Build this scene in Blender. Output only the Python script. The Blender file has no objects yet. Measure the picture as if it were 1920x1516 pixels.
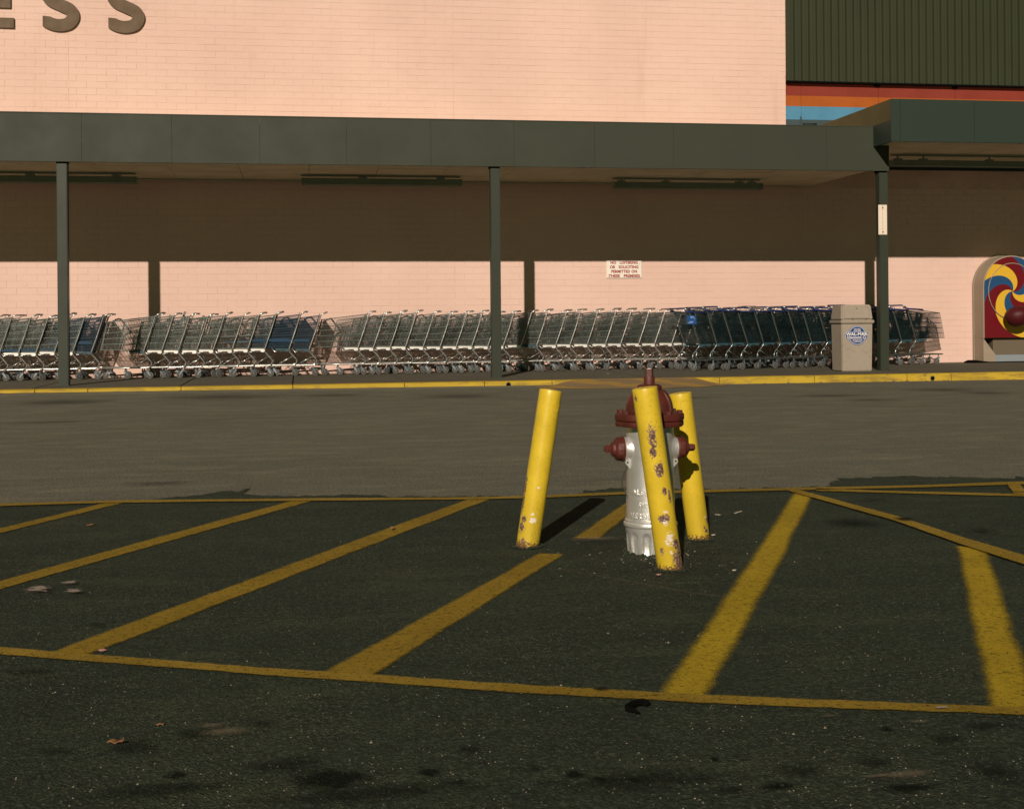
import bpy, bmesh, math, random
from mathutils import Vector, Matrix, noise
random.seed(7)
S = bpy.context.scene
C = S.collection
PI = math.pi

# ---------------------------------------------------------------- camera, light, exposure
F, YAW, ROLL, CY, H = 2415.0, .16377, .0083, 599.5, 1.114
cd = bpy.data.cameras.new('camera'); cam = bpy.data.objects.new('camera', cd); C.objects.link(cam)
cam.matrix_world = Matrix.Translation((0, 0, H)) @ Matrix.Rotation(-YAW, 4, 'Z') @ Matrix.Rotation(PI/2, 4, 'X') @ Matrix.Rotation(-ROLL, 4, 'Z')
cd.sensor_width = 36; cd.lens = F/1920*36; cd.shift_y = -(758-CY)/1920; cd.clip_end = 2000; cd.clip_start = .05
S.camera = cam
S.render.resolution_x = 1024; S.render.resolution_y = 808

SUN = Vector((.3816, 1, -.4928))
elev = math.atan2(.4928, math.hypot(.3816, 1))
W = bpy.data.worlds.new('World'); S.world = W; W.use_nodes = True
wn = W.node_tree.nodes; wl = W.node_tree.links
bg = wn['Background']; bg.inputs['Strength'].default_value = .05
sky = wn.new('ShaderNodeTexSky'); sky.sky_type = 'NISHITA'; sky.sun_disc = False
sky.sun_elevation = elev; sky.sun_rotation = math.atan2(-.3816, -1) % (2*PI)
sky.air_density = .45; sky.dust_density = .3; sky.ozone_density = 1.0
wb = wn.new('ShaderNodeMix'); wb.data_type = 'RGBA'; wb.blend_type = 'MULTIPLY'; wb.inputs[0].default_value = 1
wb.inputs[7].default_value = (.20, .35, .115, 1)      # daylight film balance for the evening sky
wl.new(sky.outputs[0], wb.inputs[6]); wl.new(wb.outputs[2], bg.inputs['Color'])
sd = bpy.data.lights.new('sun', 'SUN'); sd.energy = 4.05; sd.angle = math.radians(.55); sd.color = (1, .87, .72)
so = bpy.data.objects.new('sun', sd); C.objects.link(so); so.rotation_euler = SUN.to_track_quat('-Z', 'Y').to_euler()
so.location = (-5, -20, 12)
V = S.view_settings; S.display_settings.display_device = 'sRGB'
V.view_transform = 'Standard'; V.look = 'None'; V.exposure = 0; V.gamma = 1; V.use_curve_mapping = False

# ---------------------------------------------------------------- measured pixels to places
def ray(px, py):
    u, v = px-960, py-CY
    cr, sr = math.cos(ROLL), math.sin(ROLL)
    U, W_ = u*cr-v*sr, u*sr+v*cr
    c, s = math.cos(YAW), math.sin(YAW)
    return Vector((U/F*c+s, -U/F*s+c, -W_/F))
def onZ(px, py, z=0): r = ray(px, py); return r*((z-H)/r.z)+Vector((0, 0, H))
def onY(px, py, Y): r = ray(px, py); return r*(Y/r.y)+Vector((0, 0, H))
def zs(x): return .090+.0033*x            # the pavement climbs slightly to the right
def yk(x): return 21.22-.028*(x+5)        # face of the kerb
YF, YW, ZB, ZT = 22.34, 25.44, 3.804, 4.604

# ---------------------------------------------------------------- helpers
def link(name, me, m=None, parent=None):
    o = bpy.data.objects.new(name, me); C.objects.link(o)
    if m is not None and me is not None and not me.materials: me.materials.append(m)
    if parent is not None: o.parent = parent
    return o
def tag(o, label=None, cat=None, group=None, kind=None):
    if label: o['label'] = label
    if cat: o['category'] = cat
    if group: o['group'] = group
    if kind: o['kind'] = kind
    return o
def thing(name, label, cat, loc=(0, 0, 0), rz=0, group=None):
    o = link(name, None); o.location = loc; o.rotation_euler = (0, 0, rz)
    return tag(o, label, cat, group)
def bmesh_obj(name, bm, m=None, parent=None, smooth=None):
    me = bpy.data.meshes.new(name)
    bmesh.ops.recalc_face_normals(bm, faces=bm.faces) if smooth != 'keep' else None
    bm.to_mesh(me); bm.free()
    if smooth and smooth != 'keep':
        for p in me.polygons: p.use_smooth = True
        me.set_sharp_from_angle(angle=math.radians(smooth if smooth is not True else 40))
    return link(name, me, m, parent)
def box(bm, x0, x1, y0, y1, z0, z1, M=None, mi=0):
    vs = [bm.verts.new((x, y, z)) for x in (x0, x1) for y in (y0, y1) for z in (z0, z1)]
    if M is not None:
        for v in vs: v.co = M @ v.co
    for f in ((0, 1, 3, 2), (4, 6, 7, 5), (0, 4, 5, 1), (2, 3, 7, 6), (0, 2, 6, 4), (1, 5, 7, 3)):
        bm.faces.new([vs[i] for i in f]).material_index = mi
    return vs
def tube(bm, pts, r, n=6, caps=True, M=None):
    pts = [Vector(p) for p in pts]; rings = []
    up = Vector((0, 0, 1))
    for i, p in enumerate(pts):
        d = (pts[min(i+1, len(pts)-1)]-pts[max(i-1, 0)]).normalized()
        ref = up if abs(d.z) < .9 else Vector((0, 1, 0))
        a = d.cross(ref).normalized(); b = d.cross(a)
        rr = r[i] if isinstance(r, (list, tuple)) else r
        ring = []
        for k in range(n):
            t = 2*PI*(k+.5)/n
            q = p+a*math.cos(t)*rr+b*math.sin(t)*rr
            ring.append(bm.verts.new(M @ q if M is not None else q))
        rings.append(ring)
    for i in range(len(rings)-1):
        for k in range(n):
            bm.faces.new((rings[i][k], rings[i][(k+1) % n], rings[i+1][(k+1) % n], rings[i+1][k]))
    if caps: bm.faces.new(rings[0][::-1]); bm.faces.new(rings[-1])
def lathe(bm, prof, n=32, M=None, fr=None):
    rings = []
    for j, (r, z) in enumerate(prof):
        ring = []
        for k in range(n):
            t = 2*PI*k/n
            rr = fr(r, z, t) if fr else r
            q = Vector((rr*math.cos(t), rr*math.sin(t), z))
            ring.append(bm.verts.new(M @ q if M is not None else q))
        rings.append(ring)
    for i in range(len(rings)-1):
        for k in range(n):
            bm.faces.new((rings[i][k], rings[i][(k+1) % n], rings[i+1][(k+1) % n], rings[i+1][k]))
    bm.faces.new(rings[0][::-1]); bm.faces.new(rings[-1])
def prism(bm, poly, f, t):
    """poly: 2-D points, f(p, d) -> 3-D; extruded from d=0 to d=t"""
    a = [bm.verts.new(f(p, 0)) for p in poly]; b = [bm.verts.new(f(p, t)) for p in poly]
    bm.faces.new(a); bm.faces.new(b[::-1])
    for i in range(len(poly)):
        j = (i+1) % len(poly); bm.faces.new((a[i], b[i], b[j], a[j]))
def text_mesh(s, size, bold=0., extrude=.001, spacing=1.0, align='CENTER'):
    cu = bpy.data.curves.new('text', 'FONT'); cu.body = s; cu.size = size; cu.offset = bold; cu.extrude = extrude
    cu.space_character = spacing; cu.align_x = align; cu.align_y = 'CENTER'; cu.resolution_u = 3; cu.space_word = 1.1
    o = bpy.data.objects.new('text', cu); C.objects.link(o)
    me = bpy.data.meshes.new_from_object(o.evaluated_get(bpy.context.evaluated_depsgraph_get()))
    bpy.data.objects.remove(o); bpy.data.curves.remove(cu)
    return me

# ---------------------------------------------------------------- materials
class MB:
    def __init__(s, name):
        s.m = bpy.data.materials.new(name); s.m.use_nodes = True; s.t = s.m.node_tree; s.n = s.t.nodes; s.l = s.t.links
        s.b = s.n['Principled BSDF']; s.out = s.n['Material Output']
        g = s.n.new('ShaderNodeNewGeometry'); s.pos = g.outputs['Position']; s.geo = g
    def obj(s): return s.n.new('ShaderNodeTexCoord').outputs['Object']
    def uv(s): return s.n.new('ShaderNodeTexCoord').outputs['UV']
    def put(s, sock, v):
        if hasattr(v, 'is_linked') or isinstance(v, bpy.types.NodeSocket): s.l.new(v, sock)
        else:
            if isinstance(v, (tuple, list)) and len(v) == 3 and sock.type == 'RGBA': v = (*v, 1)
            sock.default_value = v
    def math(s, op, a, b=0., c=None, clamp=False):
        n = s.n.new('ShaderNodeMath'); n.operation = op; n.use_clamp = clamp
        s.put(n.inputs[0], a); s.put(n.inputs[1], b)
        if c is not None: s.put(n.inputs[2], c)
        return n.outputs[0]
    def mp(s, v, scale=(1, 1, 1), loc=(0, 0, 0)):
        n = s.n.new('ShaderNodeMapping'); s.put(n.inputs[0], v); n.inputs['Scale'].default_value = scale; n.inputs['Location'].default_value = loc
        return n.outputs[0]
    def noise(s, scale, v=None, detail=4, rough=.55, dist=0.):
        n = s.n.new('ShaderNodeTexNoise'); s.put(n.inputs['Vector'], s.pos if v is None else v)
        n.inputs['Scale'].default_value = scale; n.inputs['Detail'].default_value = detail; n.inputs['Roughness'].default_value = rough
        n.inputs['Distortion'].default_value = dist
        return n.outputs[0]
    def vor(s, scale, v=None, out='Distance', rnd=1.):
        n = s.n.new('ShaderNodeTexVoronoi'); s.put(n.inputs['Vector'], s.pos if v is None else v)
        n.inputs['Scale'].default_value = scale; n.inputs['Randomness'].default_value = rnd
        return n.outputs[out]
    def ramp(s, v, a, b, c0=0., c1=1., smooth=True):
        n = s.n.new('ShaderNodeMapRange'); n.interpolation_type = 'SMOOTHSTEP' if smooth else 'LINEAR'
        s.put(n.inputs['Value'], v)
        for k, x in (('From Min', a), ('From Max', b), ('To Min', c0), ('To Max', c1)): n.inputs[k].default_value = x
        return n.outputs[0]
    def mix(s, f, a, b, blend='MIX'):
        n = s.n.new('ShaderNodeMix'); n.data_type = 'RGBA'; n.blend_type = blend
        s.put(n.inputs[0], f); s.put(n.inputs[6], a); s.put(n.inputs[7], b); return n.outputs[2]
    def set(s, **k):
        for a, v in k.items(): s.put(s.b.inputs[a.replace('_', ' ')], v)
        return s
    def bump(s, h, strength=.5, dist=.01):
        n = s.n.new('ShaderNodeBump'); s.put(n.inputs['Height'], h); n.inputs['Strength'].default_value = strength
        n.inputs['Distance'].default_value = dist; s.l.new(n.outputs[0], s.b.inputs['Normal'])
    def alpha(s, a):
        t = s.n.new('ShaderNodeBsdfTransparent'); m = s.n.new('ShaderNodeMixShader')
        s.put(m.inputs[0], a); s.l.new(t.outputs[0], m.inputs[1]); s.l.new(s.b.outputs[0], m.inputs[2]); s.l.new(m.outputs[0], s.out.inputs[0])
    def sep(s, v):
        n = s.n.new('ShaderNodeSeparateXYZ'); s.put(n.inputs[0], v); return n.outputs

def painted(name, col, rough=.6, var=.12, grime=.3, scale=3., bump=.15, metal=0., fine=60.):
    b = MB(name)
    n = b.noise(scale, detail=6); n2 = b.noise(fine, detail=3)
    c = b.mix(b.ramp(n, .3, .7, 0, var), col, tuple(x*.55 for x in col))
    c = b.mix(b.ramp(n2, .45, .8, 0, grime*.5), c, tuple(x*.5 for x in col))
    b.set(Base_Color=c, Roughness=b.ramp(n, .2, .8, rough-.08, rough+.08), Metallic=metal, Specular_IOR_Level=.3)
    b.bump(n2, bump, .002)
    return b.m

def asphalt(name, base, light, speck, streak, dark=.6):
    b = MB(name)
    big = b.noise(.55, detail=5, rough=.6); mid = b.noise(5, detail=6, rough=.65); grain = b.noise(170, detail=3, rough=.7)
    c = b.mix(b.ramp(big, .3, .72), base, light)
    c = b.mix(b.ramp(mid, .35, .75, 0, .45), c, tuple(x*dark for x in base))
    m2 = b.noise(26, detail=5, rough=.75)
    c = b.mix(b.ramp(m2, .5, .72, 0, .55), c, tuple(x*1.55 for x in light))
    m3 = b.noise(2.1, b.mp(b.pos, (.6, 1.6, 1), (7, 3, 0)), detail=7, rough=.72)
    c = b.mix(b.ramp(m3, .46, .70, 0, .7), c, tuple(x*y for x, y in zip(light, (1.7, 1.55, 1.35))))
    pit2 = b.noise(1., b.mp(b.pos, (9, 34., 1)), detail=4, rough=.7)
    c = b.mix(b.ramp(pit2, .55, .68, 0, .7), c, tuple(x*.4 for x in base))
    c = b.mix(b.ramp(pit2, .30, .42, .5, 0), c, tuple(x*1.5 for x in light))
    st = b.noise(1., b.mp(b.pos, (.35, 5., 1)), detail=6, rough=.7)
    c = b.mix(b.ramp(st, .56, .72, 0, streak), c, tuple(x*.45 for x in base))
    c = b.mix(b.ramp(grain, .25, .8, 0, .55), tuple(x*.35 for x in base), c) if False else b.mix(b.ramp(grain, .3, .62, .7, 0), c, tuple(x*.3 for x in base))
    g2 = b.noise(62, detail=4, rough=.8)
    c = b.mix(b.ramp(g2, .50, .70, 0, .8), c, tuple(x*2.1 for x in light))
    c = b.mix(b.ramp(g2, .34, .49, .85, 0), c, tuple(x*.35 for x in base))
    v = b.vor(85); vc = b.sep(b.vor(85, out='Color'))
    stone = b.math('MULTIPLY', b.ramp(v, .22, .38, 1, 0), b.ramp(vc[0], .58, .64))
    patch = b.ramp(b.noise(1.3, detail=4), .42, .66, .25, 1)
    stone = b.math('MULTIPLY', stone, patch)
    c = b.mix(b.math('MULTIPLY', stone, speck), c, (.33, .27, .19))
    v2 = b.vor(19); vc2 = b.sep(b.vor(19, out='Color'))
    flake = b.math('MULTIPLY', b.ramp(v2, .05, .12, 1, 0), b.ramp(vc2[1], .86, .88))
    c = b.mix(b.math('MULTIPLY', flake, speck*.9), c, (.42, .36, .26))
    pit = b.math('MULTIPLY', b.ramp(b.vor(33), .1, .25, 1, 0), b.ramp(b.noise(9), .5, .62))
    c = b.mix(b.math('MULTIPLY', pit, .6), c, (.008, .008, .006))
    b.set(Base_Color=c, Roughness=.93, Specular_IOR_Level=.25)
    b.bump(b.math('ADD', b.math('ADD', b.math('MULTIPLY', grain, .5), b.math('MULTIPLY', g2, .8)), b.math('MULTIPLY', b.ramp(v, .1, .5, 1, 0), .6)), .65, .009)
    return b.m
M_lot = asphalt('sealed_asphalt', (.021, .032, .0195), (.038, .052, .032), .30, .35)
M_lane = asphalt('worn_asphalt', (.142, .142, .108), (.188, .183, .142), .30, .5, dark=.78)
M_patch = asphalt('patching_asphalt', (.0195, .028, .017), (.033, .043, .027), .4, 0.)

def concrete(name, col, var=.5):
    b = MB(name)
    a = b.noise(.9, detail=6, rough=.65); d = b.noise(14, detail=5, rough=.7); g = b.noise(150, detail=2)
    c = b.mix(b.ramp(a, .35, .7, 0, var), col, tuple(x*.62 for x in col))
    c = b.mix(b.ramp(d, .5, .75, 0, .45), c, tuple(x*.55 for x in col))
    c = b.mix(b.ramp(g, .45, .7, 0, .3), c, tuple(x*1.35 for x in col))
    b.set(Base_Color=c, Roughness=.9, Specular_IOR_Level=.3); b.bump(g, .3, .003)
    return b.m
M_walk = concrete('pavement_concrete', (.100, .092, .066))
M_bin = concrete('aggregate_bin', (.33, .28, .225), .3)
M_ridebody = concrete('ride_fibreglass', (.31, .25, .185), .35)

def wall_mat():
    b = MB('painted_brick')
    a = b.noise(.35, detail=4); f = b.noise(70, detail=4, rough=.7); rows = b.noise(2.2, b.mp(b.pos, (1, 1, 2.4)), detail=3)
    c = b.mix(b.ramp(a, .3, .7), (.690, .478, .412), (.755, .535, .462))
    c = b.mix(b.ramp(rows, .4, .75, 0, .22), c, (.63, .44, .36))
    dirt = b.noise(1.0, b.mp(b.pos, (3.5, 1, .28)), detail=7, rough=.7)
    c = b.mix(b.ramp(dirt, .57, .76, 0, .22), c, (.42, .30, .21))
    c = b.mix(b.ramp(f, .5, .78, 0, .3), c, (.60, .42, .33))
    b.set(Base_Color=c, Roughness=.8, Specular_IOR_Level=.25); b.bump(f, .35, .004)
    return b.m
M_brick = wall_mat()
def joint_mat():
    b = MB('painted_mortar')
    n = b.noise(1.1, detail=7, rough=.7)
    b.set(Base_Color=b.mix(b.ramp(n, .35, .65), (.60, .42, .34), (.72, .505, .425)), Roughness=.95); return b.m
M_mortar = joint_mat()
M_fascia = painted('fascia_green', (.038, .044, .030), .62, .15, .15, 1.3)
M_fascia2 = painted('fascia_teal', (.023, .037, .028), .6, .12, .15, 1.1)
M_side = painted('fascia_brown_side', (.085, .072, .027), .7, .3, .3, 1.5)
M_clad = painted('cladding_green', (.033, .040, .019), .6, .4, .4, .9)
M_post = painted('post_green', (.036, .044, .031), .5, .3, .5, 2.5)
M_black = painted('black_gap', (.004, .004, .0035), .95, 0, 0); M_black.node_tree.nodes['Principled BSDF'].inputs['Specular IOR Level'].default_value = .05
M_soffit = painted('soffit_paint', (.55, .50, .33), .75, .35, .3, 1.5)
M_fix = painted('fixture_enamel', (.22, .28, .22), .5, .3, .3, 4)
M_tubeglass = painted('fluorescent_tube', (.40, .37, .28), .3, .1, 0)
M_red = painted('band_red', (.23, .034, .020), .8, .3, .4, 2)
M_orange = painted('band_orange', (.38, .092, .012), .8, .3, .4, 2)
M_blue = painted('band_blue', (.080, .245, .40), .8, .3, .4, 2)
M_slate = painted('band_slate', (.05, .075, .085), .8, .3, .4, 2)
M_letter = painted('letter_brown', (.125, .078, .042), .6, .3, .3, 5)
M_white = painted('sign_white', (.82, .76, .70), .5, .1, .1, 20)
M_redink = painted('sign_red', (.34, .035, .03), .5, .1, .1, 20)
M_blueink = painted('sticker_blue', (.022, .055, .20), .45, .1, .1, 20)
M_trim = painted('sticker_trim', (.42, .46, .56), .45, .1, .1, 20)

def yellow_kerb():
    b = MB('kerb_yellow'); n = b.noise(6, detail=8, rough=.75); n2 = b.noise(1.1, detail=4); z = b.sep(b.pos)[2]
    c = b.mix(b.ramp(n2, .3, .7), (.40, .265, .012), (.50, .335, .018))
    edge = b.math('ADD', n, b.ramp(z, .0, .03, .07, 0))
    c = b.mix(b.ramp(edge, .60, .66), c, (.13, .095, .05))
    c = b.mix(b.ramp(b.noise(1., b.mp(b.pos, (2.2, 9, 14)), detail=8, rough=.75), .47, .62, 0, .85), c, (.24, .16, .022))
    c = b.mix(b.ramp(b.noise(40, detail=3), .55, .7, 0, .35), c, (.25, .16, .03))
    b.set(Base_Color=c, Roughness=.75); b.bump(n, .4, .006); return b.m
M_kerb = yellow_kerb()
def ramp_mat():
    b = MB('ramp_faded_yellow'); x, y, z = b.sep(b.pos)
    w = b.math('SINE', b.math('MULTIPLY', b.math('ADD', x, b.math('MULTIPLY', y, 1.1)), 6.2))
    n = b.noise(3.5, detail=6, rough=.7)
    m = b.math('ADD', b.math('MULTIPLY', w, .16), n)
    c = b.mix(b.ramp(m, .44, .60, .12, .85), (.20, .135, .07), (.36, .215, .035))
    b.set(Base_Color=c, Roughness=.9); b.bump(b.noise(80), .4, .005); return b.m
M_ramp = ramp_mat()

def stripe_mat(name, c1, c2, fuzz, wear):
    b = MB(name); u, v, _ = b.sep(b.uv())            # u: metres from the nearer edge, v: metres along
    n = b.noise(14, detail=6, rough=.7); g = b.noise(150, detail=3, rough=.7)
    e = b.math('ADD', u, b.math('MULTIPLY', b.math('SUBTRACT', n, .5), .03))
    e = b.math('ADD', e, b.math('MULTIPLY', b.math('SUBTRACT', g, .5), fuzz*1.1))
    a = b.ramp(e, 0., fuzz)
    crack = b.ramp(b.noise(2.4, b.mp(b.pos, (1, 3, 1)), detail=8, rough=.78), .58+.1*(1-wear), .66+.1*(1-wear), 1, .25)
    pore = b.ramp(b.noise(70, detail=4, rough=.8), .36, .46, .25, 1)
    c = b.mix(b.ramp(b.noise(1.7, detail=5), .32, .68), c1, c2)
    c = b.mix(b.ramp(b.noise(30, detail=4), .48, .72, 0, .4), c, tuple(x*.5 for x in c1))
    b.set(Base_Color=c, Roughness=.85, Specular_IOR_Level=.3)
    b.alpha(b.math('MULTIPLY', b.math('MULTIPLY', a, crack), b.math('MULTIPLY', pore, .96)))
    b.bump(g, .5, .004); return b.m
M_stripe = stripe_mat('stripe_dull', (.245, .155, .009), (.32, .205, .014), .026, .9)
M_stripe2 = stripe_mat('stripe_bright', (.37, .25, .010), (.48, .33, .014), .045, .8)
M_line = stripe_mat('line_dull', (.26, .165, .012), (.34, .22, .024), .014, .95)

def stain_mat(name, col, amt, sharp, thr=.52):
    b = MB(name); u, v, _ = b.sep(b.uv())
    r = b.math('POWER', b.math('ADD', b.math('POWER', u, 2.), b.math('POWER', v, 2.)), .5)
    n = b.noise(24, b.mp(b.pos, (1, 2.6, 1)) if thr > .55 else b.pos, detail=8, rough=.8)
    e = b.math('ADD', b.math('SUBTRACT', 1., r), b.math('MULTIPLY', b.math('SUBTRACT', n, thr), 3.2 if thr > .55 else 1.9))
    g = b.ramp(b.noise(140, detail=2), .3, .6, .5, 1)
    b.set(Base_Color=col, Roughness=.95, Specular_IOR_Level=.08)
    cut = b.ramp(r, .8, 1., 1, 0)
    b.alpha(b.math('MULTIPLY', b.math('MULTIPLY', b.ramp(e, .12, .12+sharp), cut), b.math('MULTIPLY', g, amt))); return b.m
M_oil = stain_mat('oil_stain', (.006, .009, .0065), .85, .6)
M_oil2 = stain_mat('faint_oil', (.010, .014, .010), .58, .8)
M_gutter = stain_mat('gutter_grime', (.035, .033, .026), .42, .9)
M_spill = stain_mat('pale_spill', (.42, .34, .29), .9, .16, .63)
M_dust = stain_mat('pale_dust', (.26, .20, .14), .42, .8)

def yellow_pipe(name, spots, seed, flakes=()):
    b = MB(name); o = b.obj(); n = b.noise(26, b.mp(o, (1, 1, 1), (seed, 0, 0)), detail=8, rough=.78)
    fine = b.noise(105, b.mp(o, (1, 1, 1), (0, seed, 0)), detail=5, rough=.7)
    z = b.sep(o)[2]
    def near(p, rad):
        d = b.n.new('ShaderNodeVectorMath'); d.operation = 'SUBTRACT'; b.put(d.inputs[0], o); d.inputs[1].default_value = p
        sc = b.n.new('ShaderNodeVectorMath'); sc.operation = 'MULTIPLY'; b.put(sc.inputs[0], d.outputs[0]); sc.inputs[1].default_value = (1/rad[0], 1/rad[0], 1/rad[1])
        ln = b.n.new('ShaderNodeVectorMath'); ln.operation = 'LENGTH'; b.put(ln.inputs[0], sc.outputs[0])
        return b.ramp(ln.outputs['Value'], .15, 1.25, 1, 0)
    m = 0.
    for p, rad in spots: m = b.math('MAXIMUM', m, near(p, rad))
    col = b.mix(b.ramp(b.noise(7, o, detail=5), .3, .7), (.60, .425, .022), (.70, .50, .034))
    col = b.mix(b.ramp(z, .0, .33, .45, 0), col, (.50, .36, .03))          # road grime near the foot
    col = b.mix(b.ramp(b.noise(11, b.mp(o, (1, 1, .3)), detail=7, rough=.7), .5, .72, 0, .5), col, (.32, .23, .035))
    col = b.mix(b.ramp(b.noise(60, o, detail=4, rough=.7), .5, .8, 0, .35), col, (.36, .25, .03))
    chip = b.math('ADD', b.math('MULTIPLY', m, .47), b.math('ADD', b.math('MULTIPLY', n, .30), b.math('MULTIPLY', b.ramp(fine, .32, .68, 0, 1, False), .42)))
    col = b.mix(b.ramp(chip, .70, .715), col, (.22, .135, .125))
    col = b.mix(b.ramp(chip, .79, .84), col, (.085, .040, .020))
    foot = b.math('ADD', b.ramp(z, .0, .07, .30, 0), fine)
    col = b.mix(b.ramp(foot, .66, .72), col, (.13, .062, .03))
    f = 0.
    for p, rad in flakes: f = b.math('MAXIMUM', f, near(p, rad))
    if flakes:
        ff = b.math('ADD', b.math('MULTIPLY', f, .24), b.noise(48, b.mp(o, (1, 1, 1.6), (3, seed, 1)), detail=6, rough=.75))
        col = b.mix(b.ramp(ff, .68, .70), col, (.75, .66, .60))
    speck = b.math('MULTIPLY', b.ramp(b.vor(55, b.mp(o, (1, 1, 1), (seed, 1, 2))), .08, .14, 1, 0), b.ramp(b.noise(12, b.mp(o, (1, 1, 1), (2, 5, seed))), .48, .58))
    col = b.mix(speck, col, (.12, .07, .03))
    b.set(Base_Color=col, Roughness=b.ramp(chip, .70, .73, .36, .8))
    b.bump(b.math('ADD', b.math('MULTIPLY', b.ramp(chip, .695, .72, 1, 0), 1.), b.math('MULTIPLY', fine, .12)), .45, .0025)
    return b.m
def hyd_silver():
    b = MB('hydrant_silver'); n = b.noise(9, detail=6); g = b.noise(190, detail=3)
    c = b.mix(b.ramp(n, .4, .75, 0, .3), (.80, .79, .77), (.50, .49, .47))
    z = b.sep(b.pos)[2]
    c = b.mix(b.ramp(b.math('ADD', b.noise(24, detail=6), b.ramp(z, 0, .1, .1, 0)), .70, .76), c, (.20, .13, .08))
    b.set(Base_Color=c, Roughness=b.ramp(g, .3, .7, .30, .44), Metallic=.72); b.bump(g, .5, .0016); return b.m
def hyd_red():
    b = MB('hydrant_oxide_red'); n = b.noise(16, detail=6); g = b.noise(130, detail=4, rough=.7)
    c = b.mix(b.ramp(n, .35, .7), (.105, .021, .015), (.070, .016, .011))
    c = b.mix(b.ramp(g, .55, .75, 0, .6), c, (.035, .013, .009))
    b.set(Base_Color=c, Roughness=b.ramp(g, .3, .7, .42, .62)); b.bump(g, .6, .003); return b.m
M_hs, M_hr = hyd_silver(), hyd_red()
def chrome(name, col, rough, metal=1., dirt=.35):
    b = MB(name); n = b.noise(22, detail=5)
    b.set(Base_Color=b.mix(b.ramp(n, .4, .7, 0, dirt), col, tuple(x*.4 for x in col)), Roughness=b.ramp(n, .3, .7, rough, rough+.2), Metallic=metal); return b.m
M_chrome = chrome('cart_chrome', (.56, .56, .54), .2, .72, .25)
M_wire = chrome('cart_wire', (.17, .19, .18), .3, .75)
M_dkwire = chrome('cart_dark_wire', (.045, .085, .095), .3, .8)
M_dkframe = chrome('cart_dark_chrome', (.26, .30, .30), .2, .85)
M_zinc = chrome('cart_zinc_plate', (.80, .78, .74), .42, .35, .15)
M_zinc2 = chrome('blue_plastic_bracket', (.025, .07, .095), .5, 0., .15)
M_fork = chrome('caster_fork', (.25, .29, .33), .3, .7)
M_tyre = painted('cart_tyre', (.13, .13, .12), .6, .3, .3, 30)
M_hub = painted('cart_hub', (.035, .035, .035), .5, .3, .3, 30)
M_navy = painted('navy_plastic', (.010, .045, .095), .45, .2, .2, 20)
M_navywire = painted('navy_coated_wire', (.018, .040, .065), .4, .2, .2, 20)
M_cobalt = painted('cobalt_plastic', (.018, .035, .13), .4, .2, .2, 20)
M_panelblue = painted('blue_panel', (.02, .085, .30), .4, .2, .2, 20)
M_grip = painted('grip_grey', (.20, .175, .14), .5, .2, .3, 20)
M_paleink = painted('pale_ink', (.35, .45, .60), .5, .1, .1, 20)

# ---------------------------------------------------------------- ground
def grid_sheet(name, x0, x1, y0, y1, z, nx, ny, m):
    bm = bmesh.new(); vs = [[bm.verts.new((x0+(x1-x0)*i/nx, y0+(y1-y0)*j/ny, z)) for i in range(nx+1)] for j in range(ny+1)]
    for j in range(ny):
        for i in range(nx): bm.faces.new((vs[j][i], vs[j][i+1], vs[j+1][i+1], vs[j+1][i]))
    return bmesh_obj(name, bm, m)
lane = grid_sheet('road', -400, 400, -400, 400, 0, 2, 2, M_lane); tag(lane, kind='structure')

edge_px = [(-700, 985), (-200, 955), (15, 946), (200, 941), (310, 934), (390, 926), (437, 920), (470, 914), (452, 926), (518, 931), (600, 929), (693, 928), (740, 933),
           (900, 932), (1000, 932), (1085, 927), (1100, 921), (1173, 917), (1200, 922), (1330, 915), (1480, 914), (1562, 912), (1566, 895), (1650, 892), (1780, 896), (1905, 896), (2300, 890)]
def rough_edge(pts, step=.06, amp=.035, seed=0.):
    out = []
    for a, b in zip(pts[:-1], pts[1:]):
        L = (b-a).length; n = max(1, int(L/step)); nrm = Vector((-(b-a).y, (b-a).x, 0)).normalized()
        for k in range(n):
            p = a.lerp(b, k/n)
            out.append(p+Vector((0, 1, 0))*amp*(noise.noise(p*1.7+Vector((seed, 0, 0)))*1.5+noise.noise(p*7+Vector((seed, 9, 0)))+1.0*noise.noise(p*21)+.6*noise.noise(p*55)))
    out.append(pts[-1]); return out
bm = bmesh.new()
pts = rough_edge([onZ(x, y, 0) for x, y in edge_px], .04, .085)
poly = [Vector((p.x, p.y, .004)) for p in pts]+[Vector((60, 8, .004)), Vector((60, -60, .004)), Vector((-60, -60, .004)), Vector((-60, 9, .004))]
bm.faces.new([bm.verts.new(p) for p in poly]); bmesh.ops.triangulate(bm, faces=bm.faces)
lot = bmesh_obj('parking_lot', bm, M_lot); tag(lot, kind='structure')
for p in lot.data.polygons:
    if p.normal.z < 0: lot.data.flip_normals(); break

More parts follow.
